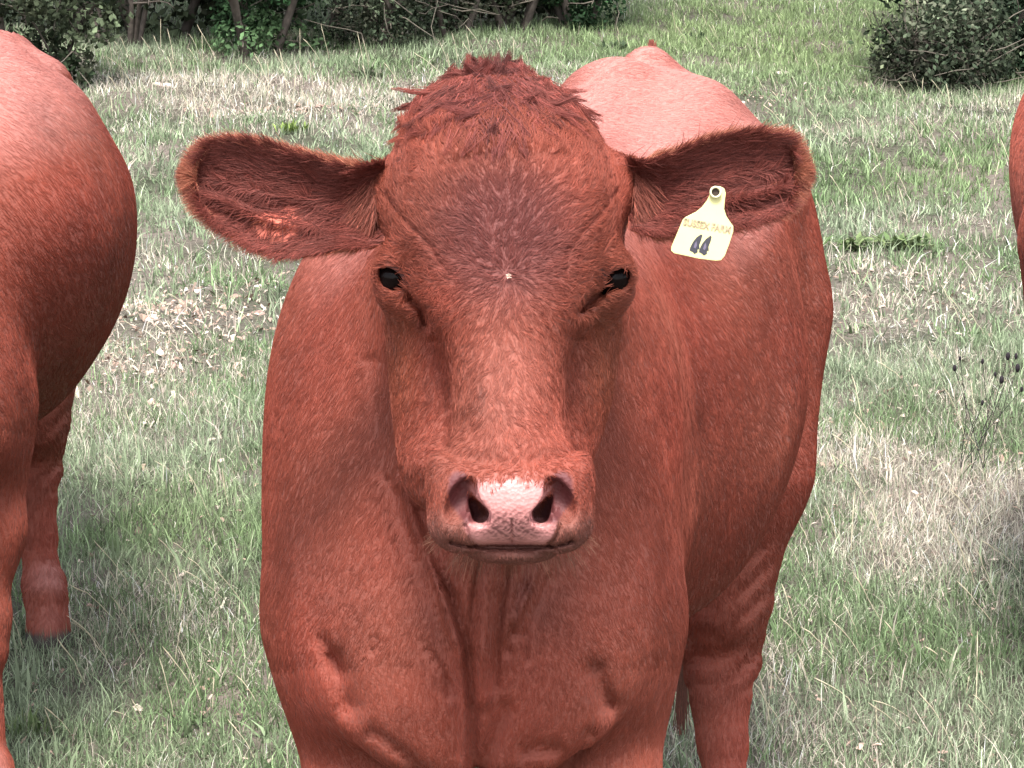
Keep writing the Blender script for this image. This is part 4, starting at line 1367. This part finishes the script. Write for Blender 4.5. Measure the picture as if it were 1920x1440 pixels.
def stone(name, px, py, w, h, mat, seed, label, cat, group=None):
    r = np.random.default_rng(seed); g = ground_pt(px, py); g[2] = gheight(np.array([g[0]]), np.array([g[1]]))[0] + h * .25
    v, f = sphere((0, 0, 0), (w, w * .7, h), 14, 9)
    nz = Noise(w * 1.3, seed=seed); v = v * (1 + .22 * nz(v))[:, None]
    a = r.uniform(0, 3); v = np.stack([v[:, 0] * cos(a) - v[:, 1] * sin(a), v[:, 0] * sin(a) + v[:, 1] * cos(a), v[:, 2]], -1)
    o = mesh_obj(name, v + g, f, mat, offset=g); return prop(o, label, cat, group)


for i, (x, y, w, m, nm, lb) in enumerate([
    (355, 562, .022, mdung, 'clod', 'pinkish dry clod left of the cow beside a leaf litter patch'), (440, 560, .020, mdung, 'clod', 'pink clod second from the left in the bare patch'),
    (485, 590, .026, mdung, 'clod', 'largest pink clod near the shoulder of the tagged cow'), (285, 620, .022, mstone, 'stone', 'flat pale stone beside the flank of the left cow'),
    (325, 690, .020, mdung, 'clod', 'lowest dry clod of the bare patch between the cows'), (305, 170, .045, mstone, 'stone', 'long white stone in the pale grass at the upper left'),
    (1467, 141, .036, mstone, 'stone', 'white flat stone in the track right of the cow rump'), (1748, 196, .030, mstone, 'stone', 'white stone lying below the big right bush'),
    (560, 212, .024, mdung, 'clod', 'purple-brown clod in the dry grass above the left ear'), (600, 206, .022, mdung, 'clod', 'dark clod between the left ear and the tree'),
    (620, 250, .014, mstone, 'stone', 'tiny white stone left of the topknot'), (360, 748, .016, mdung, 'clod', 'small rusty clod left of the cow neck')]):
    stone(nm, x, y, w, w * .35, m, 300 + i, lb, nm)


def weed(px, py, n, L, W, cols, seed, label, up=.6):
    r = np.random.default_rng(seed); g = ground_pt(px, py); g[2] = gheight(np.array([g[0]]), np.array([g[1]]))[0]
    root = empty('weed', g, label, 'weed'); S = Acc()
    for i in range(n):
        a = r.uniform(0, 6.28); b0 = g + np.array([r.normal() * L * .5, r.normal() * L * .35, 0]); e = r.uniform(.3, 1.2) * up + .15
        d = np.array([cos(a) * cos(e), sin(a) * cos(e), sin(e)]); sd = np.cross(d, [0, 0, 1.0]); sd /= np.linalg.norm(sd) + 1e-6
        ll = L * r.uniform(.6, 1.2); ww = W * r.uniform(.6, 1.2)
        mid = b0 + d * ll * .5 + np.array([0, 0, ll * .10]); tip = b0 + d * ll - np.array([0, 0, ll * .12])
        v = np.array([b0, mid - sd * ww / 2, mid + sd * ww / 2, tip, mid - np.array([0, 0, ww * .15])])
        c_ = np.array(cols[r.integers(0, len(cols))]) * r.uniform(.7, 1.4)
        S.add(v, [(0, 4, 1), (0, 2, 4), (1, 4, 3), (4, 2, 3)], c_)
    S.obj('leaves', mleaf, root, smooth=False).__setitem__('kind', 'stuff')


GW = [(.08, .12, .05), (.12, .16, .07), (.20, .24, .13)]
weed(1600, 480, 80, .075, .018, GW, 401, 'dark broad-leaved weed clump right of the ear tag, left half')
weed(1690, 478, 100, .075, .018, GW, 402, 'dark broad-leaved weed clump right of the ear tag, with the pink leaf')
weed(1150, 100, 70, .075, .020, [(.06, .09, .05), (.09, .12, .07)], 403, 'low dark leafy weed behind the cow rump', 1.0)
weed(1310, 72, 16, .06, .014, [(.06, .09, .05)], 404, 'tiny upright weed above the cow tail tuft', 1.3)
weed(545, 262, 50, .06, .012, [(.22, .30, .08), (.14, .20, .06)], 405, 'yellow-green weed above the tip of the left ear', 1.1)
weed(695, 140, 40, .07, .016, [(.09, .11, .07)], 406, 'grey leafy weed in the dry grass left of the topknot', 1.0)
weed(60, 1380, 70, .05, .005, [(.10, .15, .06), (.16, .20, .1)], 407, 'green tuft at the lower left corner', 1.2)

# dry knapweed with black seed heads at the right edge
g0 = ground_pt(1810, 880); plant = empty('seed_plant', g0, 'thin dark plant with black seed heads in the grass at the right edge', 'plant')
mdk = simple('dark seed', (.02, .015, .02), rough=.8)
tops = [(1800, 672, .0), (1842, 678, .0), (1866, 702, 0), (1878, 712, 0), (1842, 755, 0), (1790, 690, 0), (1890, 668, 0), (1905, 668, 0), (1908, 690, 0), (1916, 730, 0)]
A = Acc()
Zp = CAMH / (SP + (880 - 720) / FOC * CP)
for i, (x, y, _) in enumerate(tops):
    b0 = PW(1800 + (i % 3) * 22, 880, Zp); b0[2] = 0; t = PW(x, y, Zp - .05); mid = (b0 + t) / 2 + np.array([rng.normal(0, .01), 0, 0])
    v, f = tube([b0, mid, t], [.0010, .0008, .0006], 4); A.add(v, f)
A.obj('stems', mdk, plant)['kind'] = 'stuff'
for i, (x, y, _) in enumerate(tops):
    t = PW(x, y, Zp - .05); rr0 = rng.uniform(.0045, .0085)
    v, f = sphere((0, 0, 0), (rr0 * .7, rr0 * .7, rr0 * 1.3), 8, 6)
    mesh_obj('seed_head', v + t, f, mdk, plant)
